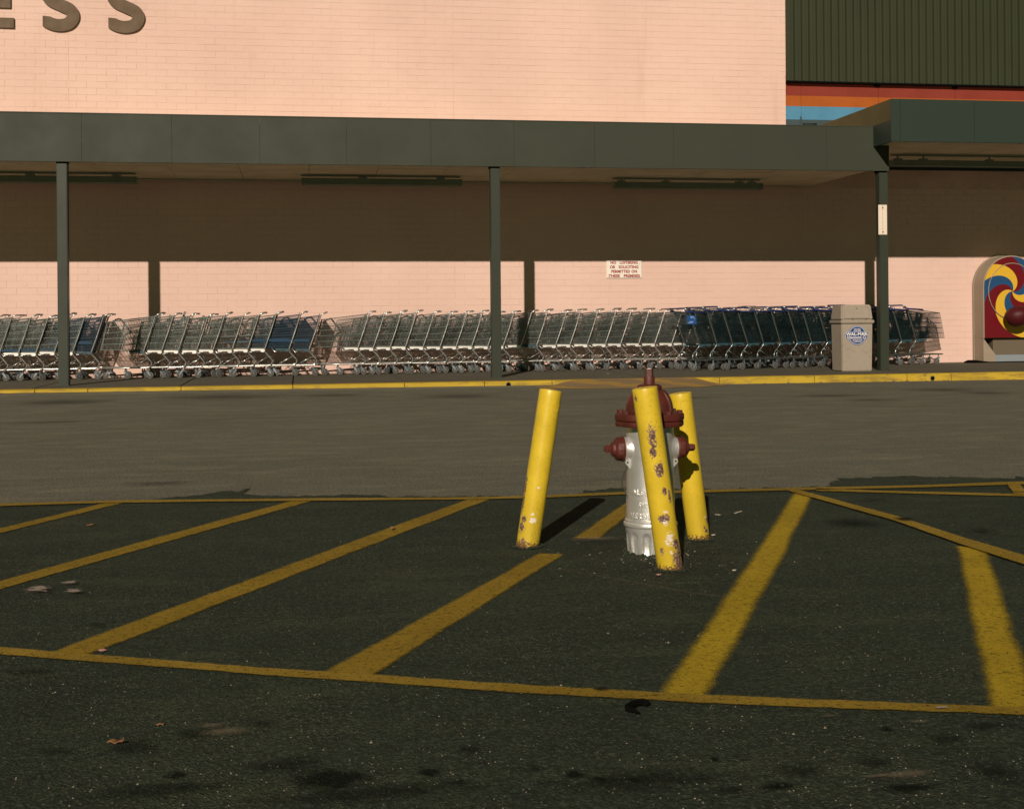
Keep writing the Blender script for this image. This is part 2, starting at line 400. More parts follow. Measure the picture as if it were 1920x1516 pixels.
def strip(name, ctr, m, z, parent=lot, margin=0., wob=.004):
    """ctr: list of (left pt, right pt) across pairs, in order along the stripe"""
    bm = bmesh.new(); uvl = bm.loops.layers.uv.new('UVMap'); rows = []; dist = 0; prev = None
    dense = []
    for (a, b), (c, d) in zip(ctr[:-1], ctr[1:]):
        n = max(2, int((c-a).length/.12))
        for k in range(n): dense.append((a.lerp(c, k/n), b.lerp(d, k/n)))
    dense.append(ctr[-1])
    data = {}
    for a, b in dense:
        w = (b-a).length; mid = (a+b)/2
        if prev is not None: dist += (mid-prev).length
        prev = mid; dirn = (b-a).normalized()
        a2 = a-dirn*(margin+wob*noise.noise(a*3)*2); b2 = b+dirn*(margin+wob*noise.noise(b*3+Vector((5, 5, 0)))*2)
        w2 = (b2-a2).length
        r = []
        for f, u in ((0, 0), (.25, w2*.25), (.5, w2*.5), (.75, w2*.25), (1, 0)):
            v = bm.verts.new((*(a2.lerp(b2, f)).xy, z)); data[v] = (u, dist); r.append(v)
        rows.append(r)
    for r0, r1 in zip(rows[:-1], rows[1:]):
        for k in range(4):
            f = bm.faces.new((r0[k], r0[k+1], r1[k+1], r1[k]))
            for l in f.loops: l[uvl].uv = data[l.vert]
    bm.normal_update()
    if sum(f.normal.z for f in bm.faces) < 0: bmesh.ops.reverse_faces(bm, faces=bm.faces)
    return bmesh_obj(name, bm, m, parent, 'keep')
Q = lambda l: [(onZ(*a), onZ(*b)) for a, b in l]
strip('painted_stripe', Q([((-160, 1025), (-160, 1038)), ((15, 989), (15, 998)), ((198, 944), (238, 943))]), M_stripe, .008, margin=.01)
strip('painted_stripe', Q([((-160, 1137), (-160, 1160)), ((15, 1087), (15, 1103)), ((546, 940.5), (590, 939.5))]), M_stripe, .008, margin=.01)
strip('painted_stripe', Q([((95, 1226), (160, 1233)), ((876, 938), (920, 937))]), M_stripe, .008, margin=.01)
strip('painted_stripe', Q([((605, 1268), (692, 1272)), ((1012, 1040), (1055, 1041.5))]), M_stripe, .008, margin=.015)
strip('painted_stripe', Q([((1077, 1011), (1122.7, 1012)), ((1196, 928), (1228, 927))]), M_stripe, .008, margin=.01)
strip('painted_stripe', Q([((1240, 1307), (1320, 1311)), ((1413.8, 1046.3), (1466.6, 1044.7)), ((1490, 926), (1524, 926))]), M_stripe2, .008, margin=.02)
strip('painted_stripe', Q([((1861, 1336), (1949, 1340)), ((1797, 1026), (1847, 1033))]), M_stripe2, .008, margin=.02)
strip('painted_line', Q([((-150, 1205), (-150, 1219)), ((15, 1219), (15, 1234)), ((480, 1256), (480, 1270.5)), ((960, 1288), (960, 1304.5)), ((1320, 1309), (1320, 1324.5)), ((1860, 1330), (1860, 1346)), ((2050, 1337), (2050, 1354))]), M_line, .012, margin=.004)
strip('painted_line', Q([((-150, 953), (-150, 958)), ((15, 946.5), (15, 951)), ((220, 940.8), (220, 945)), ((560, 937.5), (560, 941.7)), ((890, 935), (890, 939)), ((1030, 931), (1030, 935.3)), ((1170, 925), (1170, 929.5)), ((1330, 921), (1330, 925.5)), ((1480, 917.5), (1480, 922)), ((1700, 913), (1700, 917)), ((1905, 906), (1905, 911)), ((2000, 903), (2000, 908))]), M_line, .012, margin=.01)
strip('painted_line', Q([((1530, 918.5), (1530, 923)), ((1700, 924), (1700, 928)), ((1905, 928.5), (1905, 933)), ((2000, 931), (2000, 936))]), M_line, .012, margin=.006)
strip('painted_line', Q([((1482, 918), (1475, 923)), ((1690, 974), (1680, 981.5)), ((1810, 1014), (1798, 1024)), ((1930, 1049), (1915, 1062)), ((2000, 1074), (1985, 1086))]), M_line, .016, margin=.006)
strip('painted_line', Q([((1886, 908), (1912, 908)), ((1898, 931), (1932, 931))]), M_line, .016, margin=.0)

def stain(px, py, w, h, m, z=.02, name='oil_stain', parent=lot):
    c = onZ(px, py); rx = (onZ(px+w/2, py)-c).length; ry = abs(onZ(px, py-h/2).y-onZ(px, py+h/2).y)/2
    bm = bmesh.new(); uvl = bm.loops.layers.uv.new('UVMap'); n = 20
    cv = bm.verts.new((c.x, c.y, z)); ring = [bm.verts.new((c.x+rx*math.cos(2*PI*k/n), c.y+ry*math.sin(2*PI*k/n), z)) for k in range(n)]
    for k in range(n):
        f = bm.faces.new((cv, ring[k], ring[(k+1) % n]))
        for l, uv in zip(f.loops, ((0, 0), (math.cos(2*PI*k/n), math.sin(2*PI*k/n)), (math.cos(2*PI*(k+1)/n), math.sin(2*PI*(k+1)/n)))): l[uvl].uv = uv
    return bmesh_obj(name, bm, m, parent, 'keep')
zz = .0165
for px, py, w, h, k in [(326, 1464, 60, 24, 0), (240, 1410, 150, 46, 1), (360, 1385, 120, 36, 1), (620, 1472, 220, 56, 0), (540, 1445, 220, 50, 1), (490, 1366, 90, 24, 1), (875, 1416, 80, 26, 1), (800, 1460, 70, 24, 0), (850, 1478, 70, 26, 1),
                        (1000, 1452, 60, 26, 1), (1075, 1463, 60, 18, 0), (1124, 1474, 36, 14, 0), (1188, 1474, 32, 14, 0), (1340, 1435, 24, 12, 0), (1500, 1456, 160, 50, 1), (1460, 1486, 90, 22, 0), (1370, 1494, 90, 24, 1), (1640, 1440, 110, 36, 1), (1700, 1490, 140, 26, 0), (1780, 1395, 140, 34, 1), (1870, 1460, 120, 70, 1),
                        (1664, 1378, 40, 12, 0), (100, 1420, 120, 24, 1), (1696, 979, 60, 10, 0), (1640, 941, 70, 6, 1), (1840, 1000, 90, 18, 1), (1600, 985, 160, 30, 1), (60, 1268, 160, 20, 1), (1200, 1475, 500, 70, 1), (700, 1500, 700, 50, 1), (1850, 1372, 160, 22, 1),
                        (300, 1494, 420, 50, 1), (180, 1180, 60, 12, 1), (1128, 1303, 46, 9, 0)]:
    zz += .00012; stain(px, py, w, h, (M_oil, M_oil2)[k], zz)
for px, py, w, h, k in [(72, 1112, 80, 20, 0), (130, 1100, 50, 10, 0), (138, 1116, 56, 14, 0), (395, 1373, 80, 14, 2), (420, 1385, 140, 20, 1), (1700, 1466, 180, 24, 1), (1640, 1470, 120, 9, 2), (1560, 1355, 60, 8, 2), (1722, 1366, 70, 10, 1), (1770, 1339, 60, 6, 0)]:
    zz += .00012; stain(px, py, w, h, (M_spill, M_dust, M_dust)[k], zz, 'pale_spill')
zl_ = .003
# tyre and gutter darkening along the lane
for px, py, w, h in [(120, 752, 300, 14), (420, 742, 360, 16), (620, 739, 200, 9), (860, 741, 260, 14), (1240, 745, 360, 8), (1560, 740, 260, 10), (1770, 729, 240, 12), (1640, 748, 200, 6), (1850, 735, 160, 10), (100, 790, 260, 8), (300, 905, 200, 12)]:
    zl_ += .0005; stain(px, py+2, w, h, M_gutter, zl_, 'oil_stain', lane)

M_scr = stripe_mat('scratch_pale', (.10, .09, .062), (.15, .13, .09), .05, 0.)
strip('scratch_mark', Q([((1040, 1064), (1040, 1067)), ((1120, 1079), (1120, 1083)), ((1200, 1093), (1200, 1097)), ((1300, 1111), (1300, 1117)), ((1400, 1124), (1400, 1128))]), M_scr, .0055, margin=.004)
# crumbled patch of asphalt round the hydrant
bm = bmesh.new(); c0 = onZ(1225, 1050); n = 64; R = 9; grid = []
for j in range(R+1):
    row = []
    for k in range(n):
        t = 2*PI*k/n; rr = j/R
        ed = 1+.16*noise.noise(Vector((math.cos(t)*2, math.sin(t)*2, 3)))+.06*noise.noise(Vector((math.cos(t)*9, math.sin(t)*9, 8)))
        x, y = c0.x+math.cos(t)*rr*.44*ed, c0.y+.08+math.sin(t)*rr*.50*ed
        z = .0030+.0085*(1-rr)**.7+(.006*(1-rr)*noise.noise(Vector((x*14, y*14, 0)))+.003*(1-rr)*noise.noise(Vector((x*45, y*45, 2))) if j < R else 0)
        row.append(bm.verts.new((x, y, z)))
    grid.append(row)
for j in range(1, R+1):
    for k in range(n):
        if j == 1: bm.faces.new((grid[1][k], grid[1][(k+1) % n], grid[0][0]))
        else: bm.faces.new((grid[j-1][k], grid[j][k], grid[j][(k+1) % n], grid[j-1][(k+1) % n]))
bmesh.ops.delete(bm, geom=[v for v in bm.verts if not v.link_faces], context='VERTS')
bmesh_obj('asphalt_patch', bm, M_patch, lot, True)
stain(1115, 1018, 170, 14, M_dust, .0245, 'pale_spill')

# ---------------------------------------------------------------- pavement, kerb, ramp
walk = link('sidewalk', None); tag(walk, kind='structure')
bx = [-16, -10.2]+[onY(p, 700, 22).x for p in (60, 340, 549)]
xs = [-22, -14.5, -11.2, -8.1]
x = onY(65, 720, 21.8).x; xs.append(x); xs += [onY(p, 715, 21.8).x for p in (340, 549, 757, 985, 1205, 1420, 1690, 1905)]
xs += [xs[-1]+3, xs[-1]+6, xs[-1]+9, xs[-1]+16]
def slab(x0, x1, y0, y1, name, m, top, z0=-.1, g=.008, par=walk):
    bm = bmesh.new(); v = []
    for (x, y) in ((x0+g, y0(x0)), (x1-g, y0(x1)), (x1-g, y1), (x0+g, y1)):
        v.append((bm.verts.new((x, y, z0)), bm.verts.new((x, y, top(x)))))
    bm.faces.new([a[1] for a in v]); bm.faces.new([a[0] for a in v][::-1])
    for i in range(4): j = (i+1) % 4; bm.faces.new((v[i][0], v[j][0], v[j][1], v[i][1]))
    e = [e for e in bm.edges if abs(e.verts[0].co.z-z0) > .01 and abs(e.verts[1].co.z-z0) > .01]
    bmesh.ops.bevel(bm, geom=e, offset=.008 if name != 'kerb_stone' else .02, segments=2, affect='EDGES')
    return bmesh_obj(name, bm, m, par, 50)
KW = .17
def kw(x): return max(.17, .31-.009*(x+5))
for a, b in zip(xs[:-1], xs[1:]):
    slab(a, b, lambda x: yk(x)+kw(x)+.006, YW+.25, 'concrete_slab', M_walk, zs)
under = bmesh.new(); box(under, -25, 30, 20.95, 27, -.2, .03); bmesh_obj('slab_bed', under, M_walk, walk)
kerb = link('kerb', None); tag(kerb, kind='structure')
kx = [-22, -16, -12, -8]+[onY(p, 722, 21.2).x for p in (65, 165, 340, 549, 757, 905)]
xa, xb = onY(1030, 715, 21.2).x, onY(1345, 712, 21).x
for a, b in zip(kx[:-1], kx[1:]): slab(a, b, yk, 0, 'kerb_stone', M_kerb, zs, g=.006, par=kerb) if False else None
def kerb_stone(a, b, drop=None, hole=None):
    bm = bmesh.new(); N = max(2, int((b-a)/.12)); rows = []
    for i in range(N+1):
        x = a+.006+(b-a-.012)*i/N; y = yk(x); w = .004*noise.noise(Vector((x*4, 0, 1))); zt = zs(x)+.003
        if drop: zt = max(.012, zt-drop(x))
        rows.append([bm.verts.new(p) for p in ((x, y+w-.012, -.1), (x, y+w, zt-.022), (x, y+w+.008, zt-.006), (x, y+w+.024, zt), (x, y+kw(x), zt+.0005), (x, y+kw(x), -.1))])
    for r0, r1 in zip(rows[:-1], rows[1:]):
        for k in range(6): bm.faces.new((r0[k], r0[(k+1) % 6], r1[(k+1) % 6], r1[k]))
    bm.faces.new(rows[0]); bm.faces.new(rows[-1][::-1])
    return bmesh_obj('kerb_stone', bm, M_kerb, kerb, 45)
kk = kx+[xa]
for a, b in zip(kk[:-1], kk[1:]): kerb_stone(a, b)
kk = [xa, (xa+xb)/2, xb]+[onY(p, 708, 21).x for p in (1520, 1690, 1771, 1905)]; kk += [kk[-1]+2.8, kk[-1]+5.6, kk[-1]+12]
for a, b in zip(kk[:-1], kk[1:]): kerb_stone(a, b)
def drain(px, py):
    x = onY(px, py, 21.1).x; y = yk(x); bm = bmesh.new(); n = 14
    M = Matrix.Translation((x, y-.012, .048)) @ Matrix.Rotation(PI/2, 4, 'X')
    lathe(bm, [(.036, 0), (.042, .004), (.036, .008)], n, M)
    o = bmesh_obj('drain_pipe', bm, M_walk, kerb, True)
    bm = bmesh.new(); lathe(bm, [(.033, .002), (.033, .0095)], n, M); bmesh_obj('drain_opening', bm, M_black, o)
drain(951, 723); drain(1731, 711)

bm = bmesh.new(); NU, NV = 40, 8; rows = []
P0, P1 = onZ(1012, 729, .0), onZ(1385, 724, .0); T0, T1 = onY(1046, 711, 21.0).x, onY(1330, 707, 20.9).x
for i in range(NU+1):
    u = i/NU; e = math.sin(PI*u)**.45
    xt = T0+(T1-T0)*u; xbm = P0.x+(P1.x-P0.x)*u; yb = yk(xbm)-.03-.95*e
    row = []
    for j in range(NV+1):
        v = j/NV; x = xbm+(xt-xbm)*v; y = yb+(yk(xt)+.03-yb)*v
        z = .005+(zs(xt)+.008-.005)*(v**1.15)*min(1, e*1.6)+.004*noise.noise(Vector((x*3, y*3, 0)))*v
        row.append(bm.verts.new((x, y, z)))
    rows.append(row)
for i in range(NU):
    for j in range(NV): bm.faces.new((rows[i][j], rows[i+1][j], rows[i+1][j+1], rows[i][j+1]))
rp = bmesh_obj('kerb_ramp', bm, M_ramp, None, True); tag(rp, kind='structure')

# ---------------------------------------------------------------- store building
store = thing('store_building', 'long store building with pale pink painted brick wall and green metal cladding', 'building', (4, YW, 0))
store_inv = Matrix.Translation((-4, -YW, 0))
def sobj(name, bm, m, smooth=None, parent=None):
    o = bmesh_obj(name, bm, m, parent or store, smooth)
    if parent is None: o.location = (-4, -YW, 0)
    return o
XE = onY(1473.5, 190, YW).x
bm = bmesh.new()
box(bm, -22, XE-.012, YW+.0036, YW+.24, 3.0, 9); box(bm, -22, 24, YW+.0036, YW+.24, -.1, 3.0); box(bm, XE-.008, 24, YW+.006, YW+.048, 3.001, 4.199)
box(bm, -22, 24, YW+.5, YW+9, -.1, 8.6)
sobj('wall_core', bm, M_mortar)
BL, BH = .3693, .1263
cjs = [onY(p, 500, YW).x for p in (132, 853, 1505)]
bricks = []
row = 0; z = .02
while z < 8.3:
    off = (row % 2)*BL/2
    lim = XE if z > 3.75 else 17.4
    x = -7.2+off-.07
    while x < lim:
        a, b = x, min(x+BL, lim)
        segs = [(a, b)]
        for cj in cjs:
            if a < cj < b: segs = [(a, cj-.002), (cj+.002, b)]
        for a, b in segs:
            if b-a > .04: bricks.append((a, b, z, z+BH))
        x += BL
    z += BH; row += 1
def depth(b): x = (b[0]+b[1])/2; return x*math.sin(YAW)+YW*math.cos(YAW)
def seen(b):
    if b[0] < -5.45 or b[1] > 15.2: return False
    zc = (b[2]+b[3])/2
    return 5.05 < zc < 7.2 or 1.35 < zc < 3.45
full = [b for b in bricks if seen(b) and abs(b[1]-b[0]-BL) < .002]
full.sort(key=depth); single = set(full[:300])
J = .0024
def brick_verts(w, d, h):
    c = .0014
    return [(-w, .03, -h), (w, .03, -h), (w, .03, h), (-w, .03, h), (-w, c, -h), (w, c, -h), (w, c, h), (-w, c, h), (-w+c, 0, -h+c), (w-c, 0, -h+c), (w-c, 0, h-c), (-w+c, 0, h-c)]
BF = [(0, 1, 5, 4), (1, 2, 6, 5), (2, 3, 7, 6), (3, 0, 4, 7), (4, 5, 9, 8), (5, 6, 10, 9), (6, 7, 11, 10), (7, 4, 8, 11), (8, 9, 10, 11)]
bme = bpy.data.meshes.new('brick'); bme.from_pydata(brick_verts(BL/2-J, 0, BH/2-J), [], BF); bme.materials.append(M_brick)
V_, F_ = [], []
for b in bricks:
    x, zc = (b[0]+b[1])/2, (b[2]+b[3])/2; dy = random.uniform(-.0016, .0016); rz = random.uniform(-.0022, .0022)
    if b in single:
        o = link('brick', bme, None, store); o.location = (x-4, dy, zc); o.rotation_euler = (random.uniform(-.004, .004), 0, rz)
    else:
        k = len(V_)
        for p in brick_verts((b[1]-b[0])/2-J, 0, BH/2-J): V_.append((x+p[0]-4, dy+p[1]+p[0]*rz, zc+p[2]))
        F_ += [tuple(i+k for i in f) for f in BF]
me = bpy.data.meshes.new('brick_courses'); me.from_pydata(V_, [], F_)
o = link('brick_courses', me, M_brick, store); tag(o, kind='stuff')
# wall coping of the far left / top is outside the frame; recessed coloured bands and cladding on the right
yb_ = YW+.05
def zy(y, Y=yb_): return onY(1480, y, Y).z
bz = [zy(140), zy(179.3), zy(199), zy(224), zy(300)]
bands = [(M_red, bz[1], bz[0]), (M_orange, bz[2], bz[1]), (M_blue, bz[3], bz[2]), (M_slate, 4.2, bz[3])]
seams = [XE-.01]+[onY(p, 190, yb_).x for p in (1502, 1647, 1791)]+[15.9, 17.4, 19, 24]
for i, (m, a, b) in enumerate(bands):
    for x0, x1 in zip(seams[:-1], seams[1:]):
        bm = bmesh.new(); box(bm, x0+.003, x1-.003, yb_, yb_+.06, a, b-.0006); sobj('painted_band', bm, m)
bm = bmesh.new(); x = onY(1500, 230, yb_).x; tube(bm, [(x, yb_-.05, 4.4), (x, yb_-.05, bz[3]+.03), (x+.02, yb_+.01, bz[3]+.06)], .018, 8); sobj('vent_pipe', bm, M_slate, True)
bm = bmesh.new(); tube(bm, [(x+.06, yb_-.04, 4.5), (x+.06, yb_-.04, bz[3]-.09), (x+.35, yb_-.04, bz[3]-.09)], .012, 6); sobj('bracket', bm, M_black)
# cladding sheets with ribs
zc0 = onY(1476, 152, YW).z; x = XE+.001
pitch = .163
k = 0
while x < 18:
    bm = bmesh.new(); prof = []
    for r in range(6):
        for dx, dy in ((0, 0), (.016, -.048), (.060, -.048), (.080, 0), (.108, 0), (.112, -.007), (.124, -.007), (.128, 0)):
            prof.append((x+r*pitch+dx, dy))
    prof.append((x+6*pitch-.001, 0))
    a = [(bm.verts.new((px, YW-.02+py, zc0)), bm.verts.new((px, YW-.02+py, 9))) for px, py in prof]
    for p, q in zip(a[:-1], a[1:]): bm.faces.new((p[0], q[0], q[1], p[1]))
    o = sobj('cladding_sheet', bm, M_clad); k += 1; x += 6*pitch
bm = bmesh.new(); box(bm, XE+.004, 18, YW-.07, yb_-.002, zc0-.035, zc0-.004); sobj('shade_strip', bm, M_black)  # black strip standing in for the deep shade under the cladding's lower edge
for p in (1641, 1787):
    xx = onY(p, 160, YW).x; bm = bmesh.new(); box(bm, xx, xx+.10, YW, yb_, zc0-.075, zc0-.036); sobj('bracket', bm, M_black)
bm = bmesh.new(); box(bm, XE-.012, 24, YW+.0, YW+.20, 8.5, 9.0); box(bm, XE+.01, 24, YW+.0, YW+.5, zc0, 9.0) if False else None; sobj('wall_top', bm, M_clad)

# sign letters on the wall
sign = thing('wall_sign', 'row of large brown raised letters high on the pink brick wall', 'sign', (onY(80, 50, YW).x, YW, 6.6))
def letter(ch, xl, wdt, zbot, hgt):
    bm = bmesh.new(); f = lambda p, d: Vector((xl+p[0]*wdt, YW-.004-d, zbot+p[1]*hgt))-Vector(sign.location)
    if ch == 'S':
        P = [Vector(p) for p in ((-.03, .275), (.12, .175), (.30, .115), (.52, .100), (.74, .150), (.845, .28), (.76, .41), (.50, .50), (.24, .59), (.155, .72), (.26, .85), (.48, .900), (.70, .885), (.86, .83), (1.0, .76))]
        sp = []
        for i in range(1, len(P)-2):
            for k in range(6):
                t = k/6; p0, p1, p2, p3 = P[i-1], P[i], P[i+1], P[i+2]
                sp.append(.5*((2*p1)+(p2-p0)*t+(2*p0-5*p1+4*p2-p3)*t*t+(3*p1-p0-3*p2+p3)*t**3))
        L_, R_ = [], []
        for i, p in enumerate(sp):
            q = sp[min(i+1, len(sp)-1)]-sp[max(i-1, 0)]; q = Vector((q.x, q.y*1.42)).normalized(); n_ = Vector((-q.y, q.x/1.42))*.17
            L_.append(p+n_); R_.append(p-n_)
        L_[0].x = R_[0].x = max(0, min(L_[0].x, R_[0].x)); L_[-1].x = R_[-1].x = min(1, max(L_[-1].x, R_[-1].x))
        a_ = [[bm.verts.new(f(p, d)) for p in L_] for d in (0, .045)]; b_ = [[bm.verts.new(f(p, d)) for p in R_] for d in (0, .045)]
        for i in range(len(sp)-1):
            for A, B in ((a_[0], b_[0]), (b_[1], a_[1]), (a_[1], a_[0]), (b_[0], b_[1])): bm.faces.new((A[i], A[i+1], B[i+1], B[i]))
        for i in (0, -1): bm.faces.new((a_[0][i], b_[0][i], b_[1][i], a_[1][i]))
    elif ch == 'E': prism(bm, [(0, 0), (1, 0), (1, .2), (.36, .2), (.36, .4), (.9, .4), (.9, .6), (.36, .6), (.36, .8), (1, .8), (1, 1), (0, 1)], f, .045)
    else: prism(bm, [(0, 0), (1, 0), (1, .2), (.36, .2), (.36, 1), (0, 1)], f, .045)
    return bmesh_obj('letter', bm, M_letter, sign)
lw = onY(149, 58, YW).x-onY(79, 58, YW).x
zl = onY(115, 58, YW).z; hl = lw*1.42
letter('S', onY(79, 58, YW).x, lw, zl, hl); letter('S', onY(202, 58, YW).x, lw, zl+.0, hl)
letter('E', onY(-34, 55, YW).x, lw*.86, zl+.02, hl*.97); letter('L', onY(-140, 55, YW).x, lw*.8, zl+.02, hl*.97)

# small notice on the wall
ns = thing('wall_notice', 'small white notice with red capital lettering on the pink wall', 'sign', (0, 0, 0))
pa, pb = onY(1137.5, 488.5, YW-.02), onY(1203, 521, YW-.02); ns.location = ((pa.x+pb.x)/2, YW, (pa.z+pb.z)/2)
w_, h_ = pb.x-pa.x, pa.z-pb.z
bm = bmesh.new(); box(bm, -w_/2, w_/2, -.022, -.003, -h_/2, h_/2); bmesh.ops.bevel(bm, geom=bm.edges[:], offset=.002, segments=1, affect='EDGES')
bmesh_obj('sign_plate', bm, M_white, ns)
for i, (s, ww) in enumerate((('NO   LOITERING', .78), ('OR   SOLICITING', .82), ('PERMITTED ON', .74), ('THESE   PREMISES', .90))):
    me = text_mesh(s, 1., .045, .001, 1.05)
    xs_ = [v.co.x for v in me.vertices]; ys_ = [v.co.y for v in me.vertices]; X0, X1, Y0, Y1 = min(xs_), max(xs_), min(ys_), max(ys_)
    for v in me.vertices:
        v.co = Vector(((v.co.x-(X0+X1)/2)/(X1-X0)*w_*ww, -.0225-.0015*(v.co.z > 0), h_*(.385-.255*i)+(v.co.y-(Y0+Y1)/2)/(Y1-Y0)*h_*.175))
    link('lettering', me, M_redink, ns)
for q in ((-.45, -.42), (.45, -.42), (.44, .3)):
    bm = bmesh.new(); lathe(bm, [(.008, -.004), (.008, .004), (.004, .006)], 8, Matrix.Translation((q[0]*w_, -.022, q[1]*h_)) @ Matrix.Rotation(PI/2, 4, 'X')); bmesh_obj('screw', bm, M_letter, ns)

# ---------------------------------------------------------------- main canopy
can = thing('walkway_canopy', 'long flat green canopy along the store front held by three visible square posts', 'canopy', (3, YF, 0))
def cobj(name, bm, m, smooth=None, par=None):
    o = bmesh_obj(name, bm, m, par or can, smooth); o.location = -Vector((par or can).location); return o
fx = [onY(p, 280, YF).x for p in (153, 322, 487, 650, 808, 964, 1115, 1263, 1408, 1550)]
fx = [fx[0]-1.46*k for k in (9, 8, 7, 6, 5, 4, 3, 2, 1)]+fx+[onY(1667, 290, YF).x]
for i, (a, b) in enumerate(zip(fx[:-1], fx[1:])):
    bm = bmesh.new(); d = random.uniform(-.003, .003)
    box(bm, a+.001, b-.001, YF+d*.6, YF+.05, ZB, ZT+random.uniform(-.003, .003)); bmesh.ops.bevel(bm, geom=bm.edges[:], offset=.0015, segments=1, affect='EDGES')
    cobj('fascia_panel', bm, M_fascia)
XS = onY(1637.5, 325, YF).x
bm = bmesh.new(); box(bm, -17, XS-.02, YF+.06, YW-.004, ZB+.06, ZT-.12); cobj('roof_deck', bm, M_soffit)
bm = bmesh.new(); box(bm, -17, XS, YF-.006, YF+.055, ZT+.003, ZT+.02); cobj('roof_edge', bm, M_fascia)
x = -17+.12
while x < XS:
    x1 = min(x+1.22, XS)
    for y0, y1 in ((YF+.056, YF+.72), (YF+.72, YF+1.46), (YF+1.46, YF+2.24), (YF+2.24, YW-.01)):
        bm = bmesh.new(); t = random.uniform(-.003, .003)
        box(bm, x+.004, x1-.004, y0+.004, y1-.004, ZB+.028+t, ZB+.055); cobj('soffit_panel', bm, M_soffit)
    x += 1.22
bm = bmesh.new(); tube(bm, [(-16, YW-.55, ZB+.0), (XS-3.3, YW-.55, ZB+.0)], .011, 6); cobj('conduit', bm, M_fix)
posts = []
for px in (118.5, 929, 1655):
    X = onY(px, 500, YF+.08).x; zb = zs(X); hw = .084
    bm = bmesh.new(); box(bm, X-hw, X+hw, YF+.01, YF+.18, zb, ZB-.03)
    bmesh.ops.bevel(bm, geom=[e for e in bm.edges if abs(e.verts[0].co.z-e.verts[1].co.z) > 1], offset=.010, segments=3, affect='EDGES')
    p = cobj('post', bm, M_post, 40); posts.append(X)
    for nm, e in (('base_plate', [(X-hw-.012, X+hw+.012, YF-.002, YF+.192, zb-.01, zb+.012)]), ('cap_plate', [(X-hw-.014, X+hw+.006, YF+.056, YF+.19, ZB-.028, ZB+.02)])):
        bm = bmesh.new(); box(bm, *e[0]); o = bmesh_obj(nm, bm, M_post if nm == 'base_plate' else M_black, p)
for X in [posts[0]-7.3, posts[0]-14.6]:
    bm = bmesh.new(); box(bm, X-.084, X+.084, YF+.01, YF+.18, zs(X), ZB-.03); cobj('post', bm, M_post)
# plate screwed to the right post
pa, pb = onY(1646.8, 384, YF), onY(1663.4, 440, YF); pl = thing('post_plate', 'narrow upright white plate screwed high on the right canopy post', 'plate', ((pa.x+pb.x)/2, YF+.01, (pa.z+pb.z)/2))
def plate_mat():
    b = MB('rusty_white_plate'); x, y, z = b.sep(b.obj()); n = b.noise(30, detail=6)
    st = b.math('MULTIPLY', b.ramp(b.math('ABSOLUTE', x), .0, .012, 1, 0), b.ramp(n, .35, .6, .2, 1))
    c = b.mix(b.math('MAXIMUM', b.math('MULTIPLY', st, .7), b.ramp(n, .62, .7, 0, .6)), (.78, .66, .54), (.20, .10, .05)); b.set(Base_Color=c, Roughness=.6); return b.m
bm = bmesh.new(); w_, h_ = (pb.x-pa.x)/2, (pa.z-pb.z)/2; box(bm, -w_, w_, -.014, -.002, -h_, h_); bmesh.ops.bevel(bm, geom=bm.edges[:], offset=.003, segments=1, affect='EDGES'); bmesh_obj('sign_plate', bm, plate_mat(), pl)
for q in (.8, -.82):
    bm = bmesh.new(); lathe(bm, [(.014, 0), (.014, .006), (.008, .010)], 8, Matrix.Translation((0, -.014, q*h_)) @ Matrix.Rotation(PI/2, 4, 'X')); bmesh_obj('bolt', bm, M_letter, pl)

# ---------------------------------------------------------------- entrance canopy
YB = 21.6; XB = onY(1671, 220, YB).x; zb0, zb1 = onY(1671, 265, YB).z, onY(1671, 185, YB).z
en = thing('entrance_canopy', 'taller green entrance canopy projecting in front of the long one, cut off at right', 'canopy', (XB+3, YB, 0))
def eobj(name, bm, m, s=None): return cobj(name, bm, m, s, en)
ex = [XB, onY(1688, 220, YB).x, onY(1827, 220, YB).x]; ex += [ex[-1]+1.45*k for k in (1, 2, 3, 4)]
for a, b in zip(ex[:-1], ex[1:]):
    bm = bmesh.new(); box(bm, a+.002, b-.002, YB+random.uniform(-.003, .003), YB+.05, zb0, zb1); bmesh.ops.bevel(bm, geom=bm.edges[:], offset=.003, segments=1, affect='EDGES'); eobj('fascia_panel', bm, M_fascia2)
zmid = ZT+.022
for a, b in ((YB+.052, YB+.95), (YB+.953, YB+2.2), (YB+2.203, YW+.18)):
    bm = bmesh.new(); box(bm, XB, XB+.05, a, b, zmid, zb1-.002); eobj('side_panel', bm, M_side)
bm = bmesh.new(); box(bm, XB+.002, XB+.05, YB+.052, YF-.004, zb0, zmid-.003); eobj('side_skirt', bm, M_fascia2)
bm = bmesh.new(); box(bm, XB+.052, 18, YB+.06, YW+.18, zb0+.06, zb1-.1); eobj('roof_deck', bm, M_soffit)
x = XB+.055
while x < 17.5:
    y = YB+.06
    while y < YW-.1:
        bm = bmesh.new(); box(bm, x+.005, x+1.215, y+.005, min(y+.95, YW-.02), zb0+.03, zb0+.058); eobj('soffit_panel', bm, M_soffit); y += .955
    x += 1.22
bm = bmesh.new(); box(bm, 17.2, 17.4, YB+.1, YB+.3, 0, zb0); eobj('post', bm, M_post)

